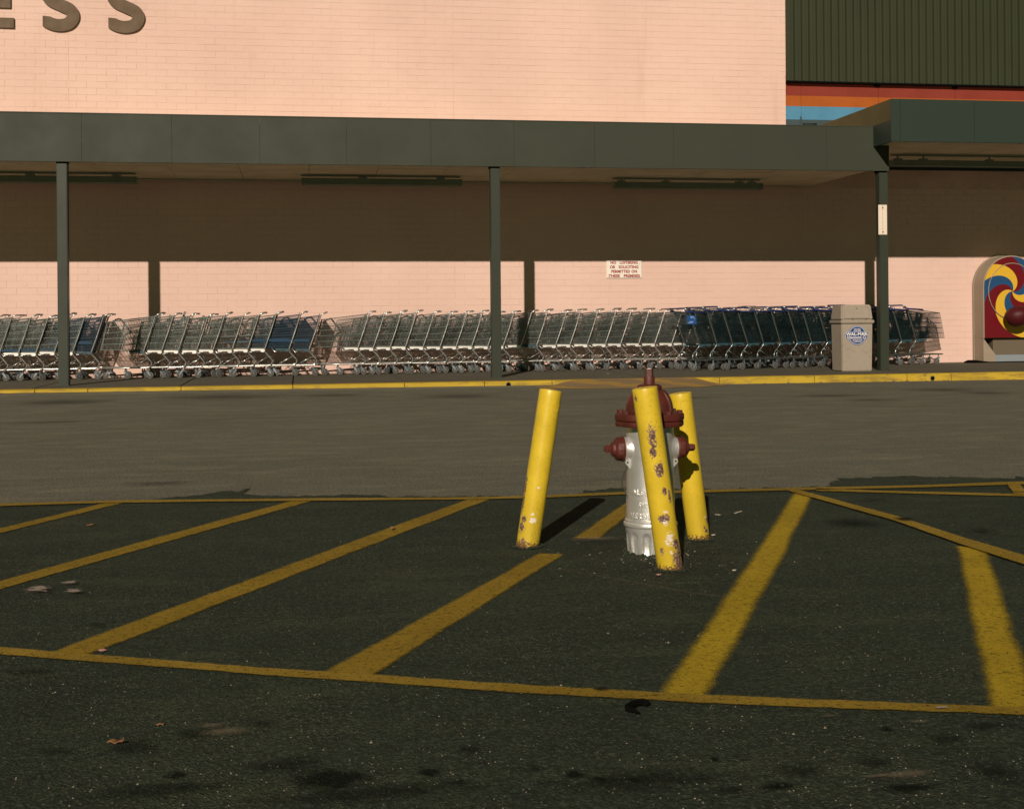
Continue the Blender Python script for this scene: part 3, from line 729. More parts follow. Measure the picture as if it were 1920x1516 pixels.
# ---------------------------------------------------------------- fluorescent fixtures
def fixture(pxa, pxb, pya, Yc, zsof, label, stems):
    a, b = onY(pxa, pya, Yc), onY(pxb, pya, Yc); L = (b.x-a.x)/2; zc = onY((pxa+pxb)/2, pya, Yc).z
    t = thing('light_fixture', label, 'light', ((a.x+b.x)/2, Yc, zc), 0, 'strip lights hung under the canopies')
    bm = bmesh.new()
    prism(bm, [(-.075, -.03), (-.10, -.075), (-.094, -.078), (-.066, -.032), (.066, -.032), (.094, -.078), (.10, -.075), (.075, -.03), (.05, .045), (-.05, .045)], lambda p, d: Vector((-L+d, p[0], p[1])), 2*L)
    bmesh_obj('housing', bm, M_fix, t)
    for y in (-.032, .032):
        for s in (-1, 1):
            bm = bmesh.new(); tube(bm, [(s*.04, y, -.054), (s*(L-.04), y, -.054)], .016, 8); bmesh_obj('lamp_tube', bm, M_tubeglass, t, True)
    for s in (-1, 1):
        bm = bmesh.new(); box(bm, s*L-.006, s*L+.006, -.098, .098, -.078, .046); bmesh_obj('end_cap', bm, M_fix, t)
    for p in stems:
        xx = onY(p, pya, Yc).x-(a.x+b.x)/2; bm = bmesh.new(); box(bm, xx-.012, xx+.012, -.012, .012, .045, zsof-zc)
        box(bm, xx-.075, xx+.075, -.05, .05, .0455, .075); bmesh_obj('stem', bm, M_fix, t)
    bm = bmesh.new(); box(bm, -L-.02, L*.98, -.03, .03, zsof-zc-.022, zsof-zc); bmesh_obj('ceiling_rail', bm, M_fix, t)
    return t
YX = 24.2
fixture(-20, 257, 335, YX, ZB+.027, 'dark strip light under the canopy, cut off at the left edge', (57, 218))
fixture(566, 865, 340, YX, ZB+.027, 'dark strip light under the canopy just left of the middle post', (680, 826))
fixture(1150, 1427, 347, YX, ZB+.027, 'dark strip light under the canopy between middle and right posts', (1165, 1248, 1386, 1410))
fixture(1672, 1960, 306, 23.6, zb0+.028, 'dark strip light under the taller entrance canopy at right', (1683, 1731, 1855))

# ---------------------------------------------------------------- hydrant
hx, hy = onZ(1220, 1038).x, onZ(1220, 1038).y; sc = .0025256
hyd = thing('fire_hydrant', 'silver fire hydrant with dark red cap and outlets among yellow bollards', 'hydrant', (hx, hy, 0))
bm = bmesh.new()
def flute(r, z, t):
    if .008 < z < .118:
        k = (t/(2*PI)*11) % 1; u = abs(k-.5)/.5; top = .112-.022*u*u*2
        if u < .58 and z < top: return r-.010*min(1, (.58-u)*7)*min(1, (top-z)*120)
    return r
lathe(bm, [(.108, -.05), (.109, .004), (.110, .02), (.1125, .06), (.1145, .09), (.1155, .1), (.1165, .108), (.117, .114), (.118, .12), (.119, .134)], 132, None, flute)
bmesh_obj('base_section', bm, M_hs, hyd, 45)
bm = bmesh.new()
lathe(bm, [(.119, .1345), (.126, .138), (.128, .146), (.126, .154), (.119, .157), (.1195, .163), (.121, .166), (.119, .170), (.1165, .173), (.1155, .185), (.114, .26), (.112, .40), (.110, .48), (.111, .56), (.112, .59), (.112, .606)], 64)
barrel = bmesh_obj('barrel', bm, M_hs, hyd, 35)
for s, z, a0, size in (('ALSET', .302, 0, .036), ('SM', .245, 0, .030), ('VERNLS', .192, 0, .034)):
    me = text_mesh(s, size, .0012, .0035, 1.15)
    R_ = .1135+(.302-z)*.02
    for v in me.vertices:
        t = v.co.x/R_-PI/2-.62; q = R_+.0005+max(0, v.co.z)
        v.co = Vector((q*math.cos(t), q*math.sin(t), z+v.co.y))
    link('raised_lettering', me, M_hs, hyd)
def arc_mesh(bm, prof, M=None, n=48, fr=None): lathe(bm, prof, n, M, fr)
bm = bmesh.new()
lob = lambda r, z, t: r*(1+.022*math.cos(8*t)) if r > .12 else r
lathe(bm, [(.112, .6065), (.158, .608), (.161, .613), (.161, .630), (.157, .633)], 64, None, lob); bmesh_obj('lower_flange', bm, M_hr, hyd, 35)
bm = bmesh.new(); lathe(bm, [(.150, .6335), (.162, .637), (.164, .642), (.163, .662), (.158, .668), (.118, .672), (.112, .676)], 64, None, lob); bmesh_obj('bonnet_flange', bm, M_hr, hyd, 35)
bm = bmesh.new()
def ribs(r, z, t):
    d = abs(((t/(2*PI)*8) % 1)-.5)*2
    return r+.007*max(0, 1-(1-d)*6)*(1 if z < .775 else 0)
lathe(bm, [(.112, .674), (.110, .690), (.106, .712), (.098, .736), (.086, .757), (.070, .773), (.058, .781)], 96, None, ribs); bmesh_obj('bonnet', bm, M_hr, hyd, 40)
bm = bmesh.new(); lathe(bm, [(.058, .7815), (.060, .786), (.059, .793), (.052, .800), (.040, .804), (.030, .8055)], 32); bmesh_obj('bonnet_collar', bm, M_hr, hyd, 40)
bm = bmesh.new(); lathe(bm, [(.0255, .8055), (.0260, .838), (.024, .842)], 24); bmesh_obj('stem', bm, M_hr, hyd, 30); bm = bmesh.new(); lathe(bm, [(.021, .8425), (.0205, .872), (.0175, .876)], 5); bmesh_obj('operating_nut', bm, M_hr, hyd, 30)
bm = bmesh.new(); lathe(bm, [(.012, .8765), (.010, .879)], 10); bmesh_obj('nut_tip', bm, M_white, hyd)
for k in range(8):
    t = 2*PI*(k+.5)/8; M = Matrix.Translation((.141*math.cos(t), .141*math.sin(t), .668)); bm = bmesh.new()
    lathe(bm, [(.016, -.002), (.016, .012), (.013, .015)], 6, M); bmesh_obj('bolt', bm, M_hr, hyd)
for s in (-1, 1):
    M = Matrix.Translation((0, 0, .501)) @ Matrix.Rotation(s*PI/2, 4, 'Y')
    bm = bmesh.new(); lathe(bm, [(.072, .062), (.064, .085), (.057, .102), (.0545, .112), (.0545, .128)], 32, M); nz = bmesh_obj('nozzle', bm, M_hs, hyd, 40)
    bm = bmesh.new(); lug = lambda r, z, t: r*(1+.05*(math.cos(6*t) > .4)) if .045 < r < .058 and .135 < z < .168 else r
    lathe(bm, [(.0575, .129), (.0590, .131), (.0590, .137), (.054, .139), (.053, .150), (.0515, .162), (.047, .168), (.036, .173), (.034, .181), (.030, .186), (.018, .188)], 48, M, lug)
    cp = bmesh_obj('outlet_cap', bm, M_hr, hyd, 35)
    bm = bmesh.new(); lathe(bm, [(.0195, .187), (.0185, .214), (.015, .220)], 5, M); bmesh_obj('cap_nut', bm, M_hr, cp, 30)
    # chain lug with its hole and hanging cable loop
    bm = bmesh.new(); xx = s*.112; n = 14
    ring_o = [(-.016, .022), (.020, .022), (.020, -.004), (.010, -.022), (-.004, -.024)] 
    prism(bm, [(s*.094, .452), (s*.126, .452), (s*.128, .436), (s*.118, .424), (s*.104, .408), (s*.096, .400)], lambda p, d: Vector((p[0], -.034+d, p[1])), .008)
    lg = bmesh_obj('chain_lug', bm, M_hs, hyd)
    bm = bmesh.new(); lathe(bm, [(.0042, 0), (.0042, .0012)], 10, Matrix.Translation((s*.117, -.0338, .440)) @ Matrix.Rotation(PI/2, 4, 'X')); bmesh_obj('lug_hole', bm, M_black, lg)
bm = bmesh.new(); tube(bm, [(-.120+.0-.022*math.sin(PI*k/10), -.028+.01*math.sin(PI*k/10), .405-.012*k+.006*math.sin(k)) if k else (-.118, -.03, .418) for k in range(11)], .0028, 6); bmesh_obj('chain', bm, M_post, hyd, True)
bm = bmesh.new(); tube(bm, [(.116, -.028, .425), (.118, -.026, .40), (.112, -.03, .385)], .003, 6); bmesh_obj('chain', bm, M_post, hyd, True)

# ---------------------------------------------------------------- bollards
def bollard(bpx, tpx, label, mat, lean=0., emblem=None, tz=None):
    b = onZ(*bpx); t = onY(tpx[0], tpx[1], b.y+lean); ax = (t-b); L = ax.length
    o = thing('bollard', label, 'bollard', b, 0, 'yellow steel pipe bollards guarding the hydrant')
    zc = ax.normalized(); xc = Vector((0, 1, 0)).cross(zc).normalized(); yc = zc.cross(xc)
    o.rotation_euler = Matrix((xc, yc, zc)).transposed().to_euler()
    bm = bmesh.new(); lathe(bm, [(.0565, -.12)]+[(.0565, L*k/24) for k in range(0, 24)]+[(.0565, L-.003), (.0555, L), (.0505, L+.0005), (.0500, L-.004)], 48)
    for v in bm.verts:
        if v.co.z > 0: r = 1+.012*noise.noise(v.co*14); v.co.x *= r; v.co.y *= r
    bmesh_obj('pipe', bm, mat, o, 50)
    bm = bmesh.new(); lathe(bm, [(.0498, L-.02), (.0498, L-.002), (.035, L+.003), (.012, L+.005)], 32); bmesh_obj('concrete_fill', bm, mat, o, 50)
    if emblem:
        th, z, r = emblem; bm = bmesh.new(); pts_ = []
        for k in range(19):
            a = 2*PI*k/18*.93; u = r*math.cos(a); w = r*math.sin(a)*1.15; tt = th+u/.0565; rr = .0568
            pts_.append((rr*math.cos(tt), rr*math.sin(tt), z+w))
        tube(bm, pts_, .0016, 5); bmesh_obj('weld_ring', bm, mat, o, True)
    return o, L
fr = -.0565
m1 = yellow_pipe('bollard_paint_left', [((-.050, fr*.5, .10), (.03, .05)), ((-.045, -.035, .14), (.028, .03)), ((-.056, -.01, .22), (.022, .09)), ((-.056, -.01, .3), (.018, .09)), ((-.035, -.045, .035), (.022, .03))], 1.3, [((-.005, fr, .14), (.026, .026)), ((-.01, fr, .17), (.012, .016)), ((.0, fr, .30), (.01, .012))])
m2 = yellow_pipe('bollard_paint_near', [((.035, -.045, .03), (.055, .15)), ((.01, fr, .36), (.02, .03)), ((.03, -.045, .33), (.015, .05)), ((.03, -.045, .12), (.03, .05)), ((-.01, fr, .24), (.045, .035)), ((.0, fr, .46), (.036, .055)), ((-.035, -.04, .10), (.02, .03)), ((-.012, fr, .60), (.032, .10)), ((-.02, fr, .54), (.03, .05)), ((.0, -.03, .83), (.08, .016)), ((-.045, -.02, .78), (.02, .03)), ((.055, -.01, .66), (.012, .10)), ((-.045, -.035, .01), (.03, .03))], 4.1, [((.0, fr, .15), (.034, .045)), ((-.004, fr, .22), (.022, .022)), ((.0, fr, .09), (.014, .014)), ((.0, fr, .27), (.02, .012))])
m3 = yellow_pipe('bollard_paint_right', [((.045, -.03, .10), (.026, .035)), ((.03, -.045, .05), (.02, .02)), ((.02, -.05, .07), (.014, .015))], 7.7, [((.035, -.045, .12), (.012, .012))])
bollard((988.6, 1026), (1033, 731), 'yellow bollard standing apart left of the hydrant, leaning right', m1, 0, (-1.05, .70, .021))
bollard((1257, 1069), (1208.5, 727), 'chipped rusty yellow bollard in front of the hydrant, leaning left', m2, .0)
bollard((1310.5, 1012.5), (1275, 737), 'yellow bollard right behind the hydrant with shadow across it', m3, .0, (-1.55, .69, .021))

# ---------------------------------------------------------------- trash bin
bX0, bX1 = onY(1579, 690, 22.2).x, onY(1635, 690, 22.2).x; zb = zs(10.3); bw = (bX1-bX0)/2
tb = thing('trash_bin', 'square grey concrete-look trash bin with hooded lid and blue round sticker by the right post', 'trash bin', ((bX0+bX1)/2, 22.2+.22, zb))
def taper(bm, w0, w1, d0, d1, z0, z1, bev=.012):
    vs = [bm.verts.new((sx*w, sy*d, z)) for z, w, d in ((z0, w0, d0), (z1, w1, d1)) for sx, sy in ((-1, -1), (1, -1), (1, 1), (-1, 1))]
    for f in ((3, 2, 1, 0), (4, 5, 6, 7), (0, 1, 5, 4), (1, 2, 6, 5), (2, 3, 7, 6), (3, 0, 4, 7)): bm.faces.new([vs[i] for i in f])
    if bev: bmesh.ops.bevel(bm, geom=bm.edges[:], offset=bev, segments=2, affect='EDGES')
bm = bmesh.new(); taper(bm, bw, bw*1.04, .22, .235, 0, .875, .014); bmesh_obj('bin_body', bm, M_bin, tb, 40)
bm = bmesh.new(); taper(bm, bw*1.11, bw*1.13, .262, .268, .872, .935, .012); bmesh_obj('rim', bm, M_bin, tb, 40)
bm = bmesh.new(); taper(bm, bw*1.06, bw*.99, .245, .20, .936, 1.215, .02); hood = bmesh_obj('hood', bm, M_bin, tb, 40)
bm = bmesh.new()
sl = lambda z: -(.245+(.20-.245)*(z-.936)/.279)
prism(bm, [(-bw*.84, .965), (bw*.84, .965), (bw*.79, 1.175), (-bw*.79, 1.175)], lambda p, d: Vector((p[0], sl(p[1])-.012+d, p[1])), .03)
bmesh.ops.bevel(bm, geom=bm.edges[:], offset=.006, segments=1, affect='EDGES'); fl = bmesh_obj('flap', bm, M_bin, tb, 40)
for q in ((0, 1.145), (-.09, .955), (.17, .957)):
    bm = bmesh.new(); lathe(bm, [(.010, 0), (.009, .006)], 8, Matrix.Translation((q[0], sl(q[1])-.013, q[1])) @ Matrix.Rotation(PI/2, 4, 'X')); bmesh_obj('rivet', bm, M_letter, tb)
# sticker
zc = .655; yf = -.235-.0045+.003
yf = -(.22+.015*zc/.875)-.004
def disc(bm, r, n, d, cx=0, clip=None, flat=None):
    c = [(r*math.cos(2*PI*k/n), r*math.sin(2*PI*k/n)) for k in range(n)]
    if clip: c = [(x, y) for x, y in c if clip(x, y)]
    prism(bm, c, lambda p, e: Vector((cx+p[0], yf-d-e, zc+p[1])), .0015)
sk = link('sticker', None, None, tb)
def stick(bm, m): bmesh_obj('sticker_layer', bm, m, sk)
bm = bmesh.new(); disc(bm, .176, 40, 0); stick(bm, M_blueink)
bm = bmesh.new(); disc(bm, .170, 40, .0016); stick(bm, M_trim)
bm = bmesh.new(); disc(bm, .156, 40, .0032); stick(bm, M_blueink)
bm = bmesh.new(); prism(bm, [(-.236, .064), (.215, .064), (.20, .04), (.205, -.02), (.19, -.066), (-.215, -.066), (-.236, .02)], lambda p, e: Vector((p[0], yf-.0048-e, zc+p[1])), .0015); stick(bm, M_trim)
bm = bmesh.new(); prism(bm, [(-.226, .056), (.208, .056), (.195, .036), (.198, -.018), (.182, -.058), (-.207, -.058), (-.226, .018)], lambda p, e: Vector((p[0], yf-.0064-e, zc+p[1])), .0015); stick(bm, M_blueink)
def btxt(s, w, h, z, x=0, bold=.02, shear=0.):
    me = text_mesh(s, 1., bold, .001); xs_ = [v.co.x for v in me.vertices]; ys_ = [v.co.y for v in me.vertices]; X0, X1, Y0, Y1 = min(xs_), max(xs_), min(ys_), max(ys_)
    for v in me.vertices: v.co = Vector((x+(v.co.x-(X0+X1)/2)/(X1-X0)*w, yf-.0082-.001*(v.co.z > 0), zc+z+(v.co.y-(Y0+Y1)/2)/(Y1-Y0)*h))
    link('lettering', me, M_white, sk)
btxt('WE SELL', .13, .024, .112); btxt('FOR LESS', .14, .024, .083); btxt('WAL-MAR', .415, .056, .024, -.012, .03); btxt('Discount Ci', .36, .044, -.032, -.012, .02); btxt('SATISFACTION', .19, .022, -.090); btxt('GUARANTEED', .15, .018, -.117)

# ---------------------------------------------------------------- coin ride at the right edge
YR = 25.0; cx_, cz_ = onY(1897, 546, YR).x, onY(1897, 546, YR).z
xl = onY(1845, 560, YR).x; hw = cx_-xl; zg = zs(cx_); ztop = onY(1890, 480, YR).z; zpan = onY(1850, 633, YR).z
ride = thing('kiddie_ride', 'arched beige coin ride cabinet with red, yellow and blue pinwheel front, cut off at right', 'kiddie ride', (cx_, YR+.2, zg))
def robj(name, bm, m, s=None): o = bmesh_obj(name, bm, m, ride, s); o.location = -Vector(ride.location); return o
zsp = ztop-hw
arch = lambda r, z0: [(cx_-r, z0)]+[(cx_-r*math.cos(PI*k/20), zsp+r*math.sin(PI*k/20)) for k in range(21)]+[(cx_+r, z0)]
bm = bmesh.new(); prism(bm, arch(hw+.012, zpan-.01)[::-1], lambda p, d: Vector((p[0], YR+.012+d, p[1])), .40); robj('cabinet', bm, M_ridebody, 35)
bm = bmesh.new(); prism(bm, arch(hw+.03, zg)[::-1], lambda p, d: Vector((p[0], YR+.375+d, p[1])), .045); robj('back_board', bm, M_ridebody, 35)
for s in (-1, 1):
    bm = bmesh.new(); prism(bm, [(cx_+s*(hw+.012), zg), (cx_+s*(hw-.26), zg), (cx_+s*(hw-.26), zg+.16), (cx_+s*(hw+.012), zpan-.012)], lambda p, d: Vector((p[0], YR+.014+d, p[1])), .36); robj('leg', bm, M_ridebody)
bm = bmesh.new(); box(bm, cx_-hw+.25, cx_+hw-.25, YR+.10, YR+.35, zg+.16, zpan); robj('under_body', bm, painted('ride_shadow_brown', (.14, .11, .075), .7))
bm = bmesh.new(); box(bm, cx_-hw+.255, cx_+hw-.255, YR+.05, YR+.35, zg+.01, zg+.157); robj('kick_panel', bm, painted('pale_blue_panel', (.24, .27, .30), .4))
def swirl():
    b = MB('pinwheel_print'); x, y, z = b.sep(b.obj())
    r = b.math('POWER', b.math('ADD', b.math('MULTIPLY', x, x), b.math('MULTIPLY', z, z)), .5)
    th = b.math('ARCTAN2', z, x)
    ph = b.math('SUBTRACT', th, b.math('MULTIPLY', b.math('POWER', r, .85), 2.5))
    k = b.math('FLOORED_MODULO', b.math('DIVIDE', b.math('ADD', ph, 20*PI+.0-math.radians(20)), math.radians(40)), 3.)
    c = b.mix(b.math('GREATER_THAN', k, 1.), (.66, .40, .035), (.018, .070, .17))
    c = b.mix(b.math('GREATER_THAN', k, 2.), c, (.135, .006, .012))
    far = b.math('MULTIPLY', b.math('GREATER_THAN', r, .66), b.math('MULTIPLY', b.math('LESS_THAN', z, -.1), b.math('LESS_THAN', x, -.1)))
    isb = b.math('MULTIPLY', b.math('GREATER_THAN', k, 1.), b.math('LESS_THAN', k, 2.))
    c = b.mix(b.math('MULTIPLY', far, isb), c, (.135, .006, .012))
    b.set(Base_Color=c, Roughness=.3); return b.m
M_swirl = swirl()
bm = bmesh.new(); prism(bm, [(x-cx_, z-cz_) for x, z in arch(hw-.012, zpan)][::-1], lambda p, d: Vector((p[0], d, p[1])), .02)
o = bmesh_obj('pinwheel_panel', bm, M_swirl, ride); o.location = Vector((cx_, YR-.009, cz_))-Vector(ride.location)
rr = (cx_-onY(1852, 546, YR).x)
bm = bmesh.new(); prism(bm, [(rr*math.cos(2*PI*k/48), rr*1.08*math.sin(2*PI*k/48)) for k in range(48)][::-1], lambda p, d: Vector((p[0], d, p[1])), .02)
o = bmesh_obj('pinwheel_disc', bm, M_swirl, ride); o.location = Vector((cx_, YR-.030, cz_))-Vector(ride.location)
bm = bmesh.new(); tube(bm, [(cx_+rr*math.cos(2*PI*k/48), YR-.032, cz_+rr*1.08*math.sin(2*PI*k/48)) for k in range(49)], .009, 6, False); robj('disc_rim', bm, M_ridebody, True)
bm = bmesh.new(); bmesh.ops.create_uvsphere(bm, u_segments=24, v_segments=14, radius=1)
pc = onY(1908, 588, YR-.25)
for v in bm.verts: v.co = Vector((pc.x+v.co.x*.28+.03*v.co.z, YR-.28+v.co.y*.24, pc.z-.02+v.co.z*.25*(1 if v.co.z < 0 else .72)))
robj('seat_shell', bm, painted('ride_maroon', (.07, .006, .009), .5, .2, .2, 5), True)
bm = bmesh.new(); box(bm, pc.x-.05, pc.x+.05, YR-.28, YR+.02, pc.z-.1, pc.z); robj('seat_arm', bm, M_black)
cordt = bmesh.new(); q0, q1 = onZ(1811, 677, zs(14)), onZ(1935, 681, zs(15))
tube(cordt, [Vector((onY(p, 677, 24.9).x, 24.92+.05*math.sin(p*.06), zs(14)+h)) for p, h in ((1811, .015), (1818, .03), (1830, .03), (1842, .02), (1856, .012), (1875, .012), (1895, .012), (1930, .012))], [.014, .035, .035, .022, .013, .013, .013, .013], 8)
o = bmesh_obj('power_cable', cordt, M_black, None, True); tag(o, 'thick black cable lying along the base of the pinwheel ride', 'cable')

# ---------------------------------------------------------------- shopping carts
def lerp(a, b, t): return a+(b-a)*t
def BP(u, v, s):
    x = lerp(lerp(0, .79, u), lerp(.125, 1.0, u), v); z = lerp(.53, lerp(1.045, 1.145, u), v)
    y = s*lerp(.19, .27, u)*lerp(.90, 1, v); return Vector((x, y, z))
def wheel_mesh():
    bm = bmesh.new(); M = Matrix.Rotation(PI/2, 4, 'X')
    lathe(bm, [(.045, -.016), (.058, -.016), (.062, -.011), (.062, .011), (.058, .016), (.045, .016)], 18, M)
    me = bpy.data.meshes.new('tyre'); bm.to_mesh(me); bm.free(); me.materials.append(M_tyre)
    bm = bmesh.new(); lathe(bm, [(.0, -.019), (.012, -.019), (.014, -.014), (.040, -.0175), (.044, -.0170), (.044, .0170), (.040, .0175), (.014, .014), (.012, .019), (.0, .019)], 14, M)
    me2 = bpy.data.meshes.new('hub'); bm.to_mesh(me2); bm.free(); me2.materials.append(M_hub)
    for m_ in (me, me2):
        for p in m_.polygons: p.use_smooth = True
        m_.set_sharp_from_angle(angle=math.radians(35))
    return me, me2
W_t, W_h = wheel_mesh()
bm = bmesh.new()
for s in (-1, 1):
    prism(bm, [(-.024, .135), (.016, .135), (.050, .072), (.050, .056), (.038, .054), (-.006, .105)], lambda p, d: Vector((p[0], s*.022-.0015+d, p[1])), .003)
box(bm, -.028, .024, -.0235, .0235, .1352, .140); lathe(bm, [(.011, .1405), (.011, .19)], 8, Matrix.Translation((0, 0, 0)))
me_fork = bpy.data.meshes.new('caster'); bm.to_mesh(me_fork); bm.free(); me_fork.materials.append(M_fork)
def cart_meshes(kind):
    r, rt = {'navy': .0052, 'rail': .0040}.get(kind, .0033), .0052; d = {}
    bm = bmesh.new(); T = lambda a, b, rad=r: tube(bm, [a, b], rad, 4, False)
    nv = 30 if kind != 'navy' else 36
    for s in (-1, 1):
        for k in range(nv+1): T(BP(k/nv, 0, s), BP(k/nv, 1, s), r)
        for k in range(6): T(BP(0, k/5, s), BP(1, k/5, s), rt if kind != 'navy' else r)
        if kind == 'navy':
            for k in range(12): T(BP(0, (k+.5)/12, s), BP(1, (k+.5)/12, s), r)
        tube(bm, [BP(0, 1, s), BP(1, 1, s)], .0065, 6)
    for k in range(1, 11): T(BP(0, 0, -1).lerp(BP(0, 0, 1), k/11), BP(0, 1, -1).lerp(BP(0, 1, 1), k/11))
    for k in range(6): T(BP(0, k/5, -1), BP(0, k/5, 1), rt)
    tube(bm, [BP(0, 1, -1), BP(0, 1, 1)], .0065, 6)
    for k in range(1, 12): T(BP(0, 0, -1).lerp(BP(0, 0, 1), k/12), BP(1, 0, -1).lerp(BP(1, 0, 1), k/12))
    for k in range(0, 12): T(BP(k/11, 0, -1), BP(k/11, 0, 1))
    d['basket'] = (bm, {'navy': M_navywire, 'rail': M_dkwire}.get(kind, M_wire))
    bm = bmesh.new()
    for k in range(0, 13): tube(bm, [BP(.97, .03, -1).lerp(BP(.97, .03, 1), k/12), BP(.97, .97, -1).lerp(BP(.97, .97, 1), k/12)], r, 4, False)
    for k in range(5): tube(bm, [BP(.97, k/4*.94+.03, -1), BP(.97, k/4*.94+.03, 1)], rt, 4, False)
    d['rear_gate'] = (bm, M_navywire if kind == 'navy' else M_wire)
    bm = bmesh.new()
    for s in (-1, 1):
        yb = s*.255
        p = [(.03, s*.15, .20), (.45, s*.205, .20), (.84, yb, .20), (.895, yb, .212), (.928, yb, .245), (.932, yb, .29), (.905, yb, .335), (.86, yb, .385), (.80, s*.262, .455), (.79, s*.268, .50), (.80, s*.272, .53), (.90, s*.276, .81), (1.012, s*.278, 1.145), (1.05, s*.278, 1.178), (1.12, s*.27, 1.200)]
        tube(bm, p, .0135, 7)
        tube(bm, [(.03, s*.15, .20), (.02, s*.10, .20), (.02, 0, .20)], .0115, 6)
        tube(bm, [(.80, s*.25, .47), (.52, s*.22, .455), (.47, s*.20, .52)], .009, 5)
        tube(bm, [(.60, s*.23, .225), (.86, s*.245, .37)], .006, 5)
    for k in range(5): tube(bm, [(.12+k*.16, -.165-k*.021, .20), (.12+k*.16, .165+k*.021, .20)], .005, 4)
    for k in range(7): tube(bm, [(.03, -.12+.04*k, .205), (.85, -.21+.07*k, .205)], .0035, 4, False)
    d['frame'] = (bm, M_dkframe if kind == 'rail' else M_chrome)
    bm = bmesh.new(); tube(bm, [(1.12, -.27, 1.195), (1.135, -.255, 1.20), (1.135, .255, 1.20), (1.12, .27, 1.195)], .0155, 8)
    d['handle'] = (bm, M_cobalt if kind in ('rail',) else M_grip)
    for s in (-1, 1):
        bm = bmesh.new()
        prism(bm, [(.53, .505), (.545, .475), (.60, .472), (.62, .483), (.71, .483), (.725, .455), (.775, .452), (.795, .475), (.79, .512), (.55, .517)], lambda p, dd: Vector((p[0], s*.272-.006+dd, p[1])), .012)
        d['bracket', s] = (bm, M_zinc if kind in ('chrome', 'shade') else M_zinc2)
    bm = bmesh.new()
    if kind == 'navy':
        for s in (-1, 1): prism(bm, [tuple(BP(a, b, 1).xz) for a, b in ((.08, .02), (.96, .02), (.96, .10), (.08, .10))], lambda p, dd: Vector((p[0], s*.245+s*dd*0+dd, p[1])), .004)
        a = [BP(.93, .25, -1), BP(.93, .25, 1), BP(.93, .95, 1), BP(.93, .95, -1)]
        prism(bm, [(a[0].y, 0), (a[1].y, 0), (a[2].y*.96, 1), (a[3].y*.96, 1)], lambda p, dd: Vector((lerp(.84, .965, p[1])+dd, p[0], lerp(.66, 1.08, p[1]))), .01)
    else:
        for k in range(9): tube(bm, [(.80, -.20+.05*k, .80), (.90, -.22+.055*k, 1.09)], r, 4, False)
        for k in range(4): tube(bm, [(.80+.033*k, -.21, .80+.096*k), (.80+.033*k, .21, .80+.096*k)], r, 4, False)
        prism(bm, [(-.20, 0), (.20, 0), (.20, .1), (-.20, .1)], lambda p, dd: Vector((.905-dd, p[0], .80+p[1])), .006)
    d['child_seat'] = (bm, M_dkwire if kind == 'rail' else M_navy if kind == 'navy' else M_wire)
    if kind == 'rail':
        for s in (-1, 1):
            bm = bmesh.new(); tube(bm, [(.62, s*.283, 1.115), (.98, s*.288, 1.135), (1.10, s*.282, 1.16)], .0165, 8)
            d['rail_sleeve', s] = (bm, M_cobalt)
    out = {}
    for k, (bm, m) in d.items():
        nm = k[0] if isinstance(k, tuple) else k
        me = bpy.data.meshes.new(nm); bm.to_mesh(me); bm.free(); me.materials.append(m)
        if nm in ('frame', 'handle', 'rail_sleeve'):
            for p in me.polygons: p.use_smooth = True
        out[k] = me
    return out
CM = {k: cart_meshes(k) for k in ('chrome', 'navy', 'rail')}
CM['darkseat'] = dict(CM['chrome']); CM['darkseat']['child_seat'] = CM['navy']['child_seat']
for k in ('bluebracket',):
    CM[k] = dict(CM['chrome'])
    for s in (-1, 1):
        me = CM['chrome']['bracket', s].copy(); me.materials.clear(); me.materials.append(M_zinc2); CM[k]['bracket', s] = me
protos = {}
def make_cart(kind):
    t = link('shopping_cart', None)
    for k, me in CM[kind].items(): link(k[0] if isinstance(k, tuple) else k, me, None, t)
    for x, y in ((.16, .14), (.16, -.14), (.89, .25), (.89, -.25)):
        c = link('caster', me_fork, None, t); c.location = (x-.03, y, 0)
        w = link('wheel', W_t, None, c); w.location = (.042, 0, .062)
        h = link('hub', W_h, None, c); h.location = (.042, 0, .062)
    return t
def copy_cart(src):
    r = src.copy(); C.objects.link(r)
    for ch in [o for o in src.children]:
        c = ch.copy(); C.objects.link(c); c.parent = r
        for g in ch.children:
            e = g.copy(); C.objects.link(e); e.parent = c
    return r
ORD = ['last', 'second', 'third', 'fourth', 'fifth', 'sixth', 'seventh', 'eighth', 'ninth', 'tenth', 'eleventh', 'twelfth', 'thirteenth', 'fourteenth', 'fifteenth', 'sixteenth', 'seventeenth', 'eighteenth', 'nineteenth', 'twentieth',
       'twenty-first', 'twenty-second', 'twenty-third', 'twenty-fourth', 'twenty-fifth', 'twenty-sixth', 'twenty-seventh', 'twenty-eighth', 'twenty-ninth']
def put_cart(kind, xr, yc, ang, flip, label, group):
    """xr: x of the rear casters; carts face left (nose towards -x) unless flip"""
    if kind in protos: t = copy_cart(protos[kind])
    else: t = make_cart(kind); protos[kind] = t
    t.rotation_euler = (math.atan2(.0033, 1)*0, 0, ang+(PI if flip else 0)+random.gauss(0, .026))
    xr += random.uniform(-.03, .03)
    off = Vector((-.90, 0, 0)); off.rotate(t.rotation_euler)
    t.location = Vector((xr, yc+random.uniform(-.012, .012), zs(xr)))+off
    tag(t, label, 'shopping cart', group)
    t.scale = (1, 1, random.uniform(.985, 1.015))
    for c in t.children:
        if c.name.startswith('child_seat') and random.random() < .3: c.location.z = random.uniform(.05, .16); c.location.x = random.uniform(0, .05)
        if c.name.startswith('handle'): c.rotation_euler.y = random.uniform(-.012, .012)
        if c.name.startswith('caster'): c.rotation_euler = (0, 0, random.choice((0, 0, .15, -.3, .5, .05, -.1))+(PI if random.random() < .12 else 0))
    return t
YN = 24.72; YCc = YN+.27
xr_ = lambda p: onY(p, 690, YN).x
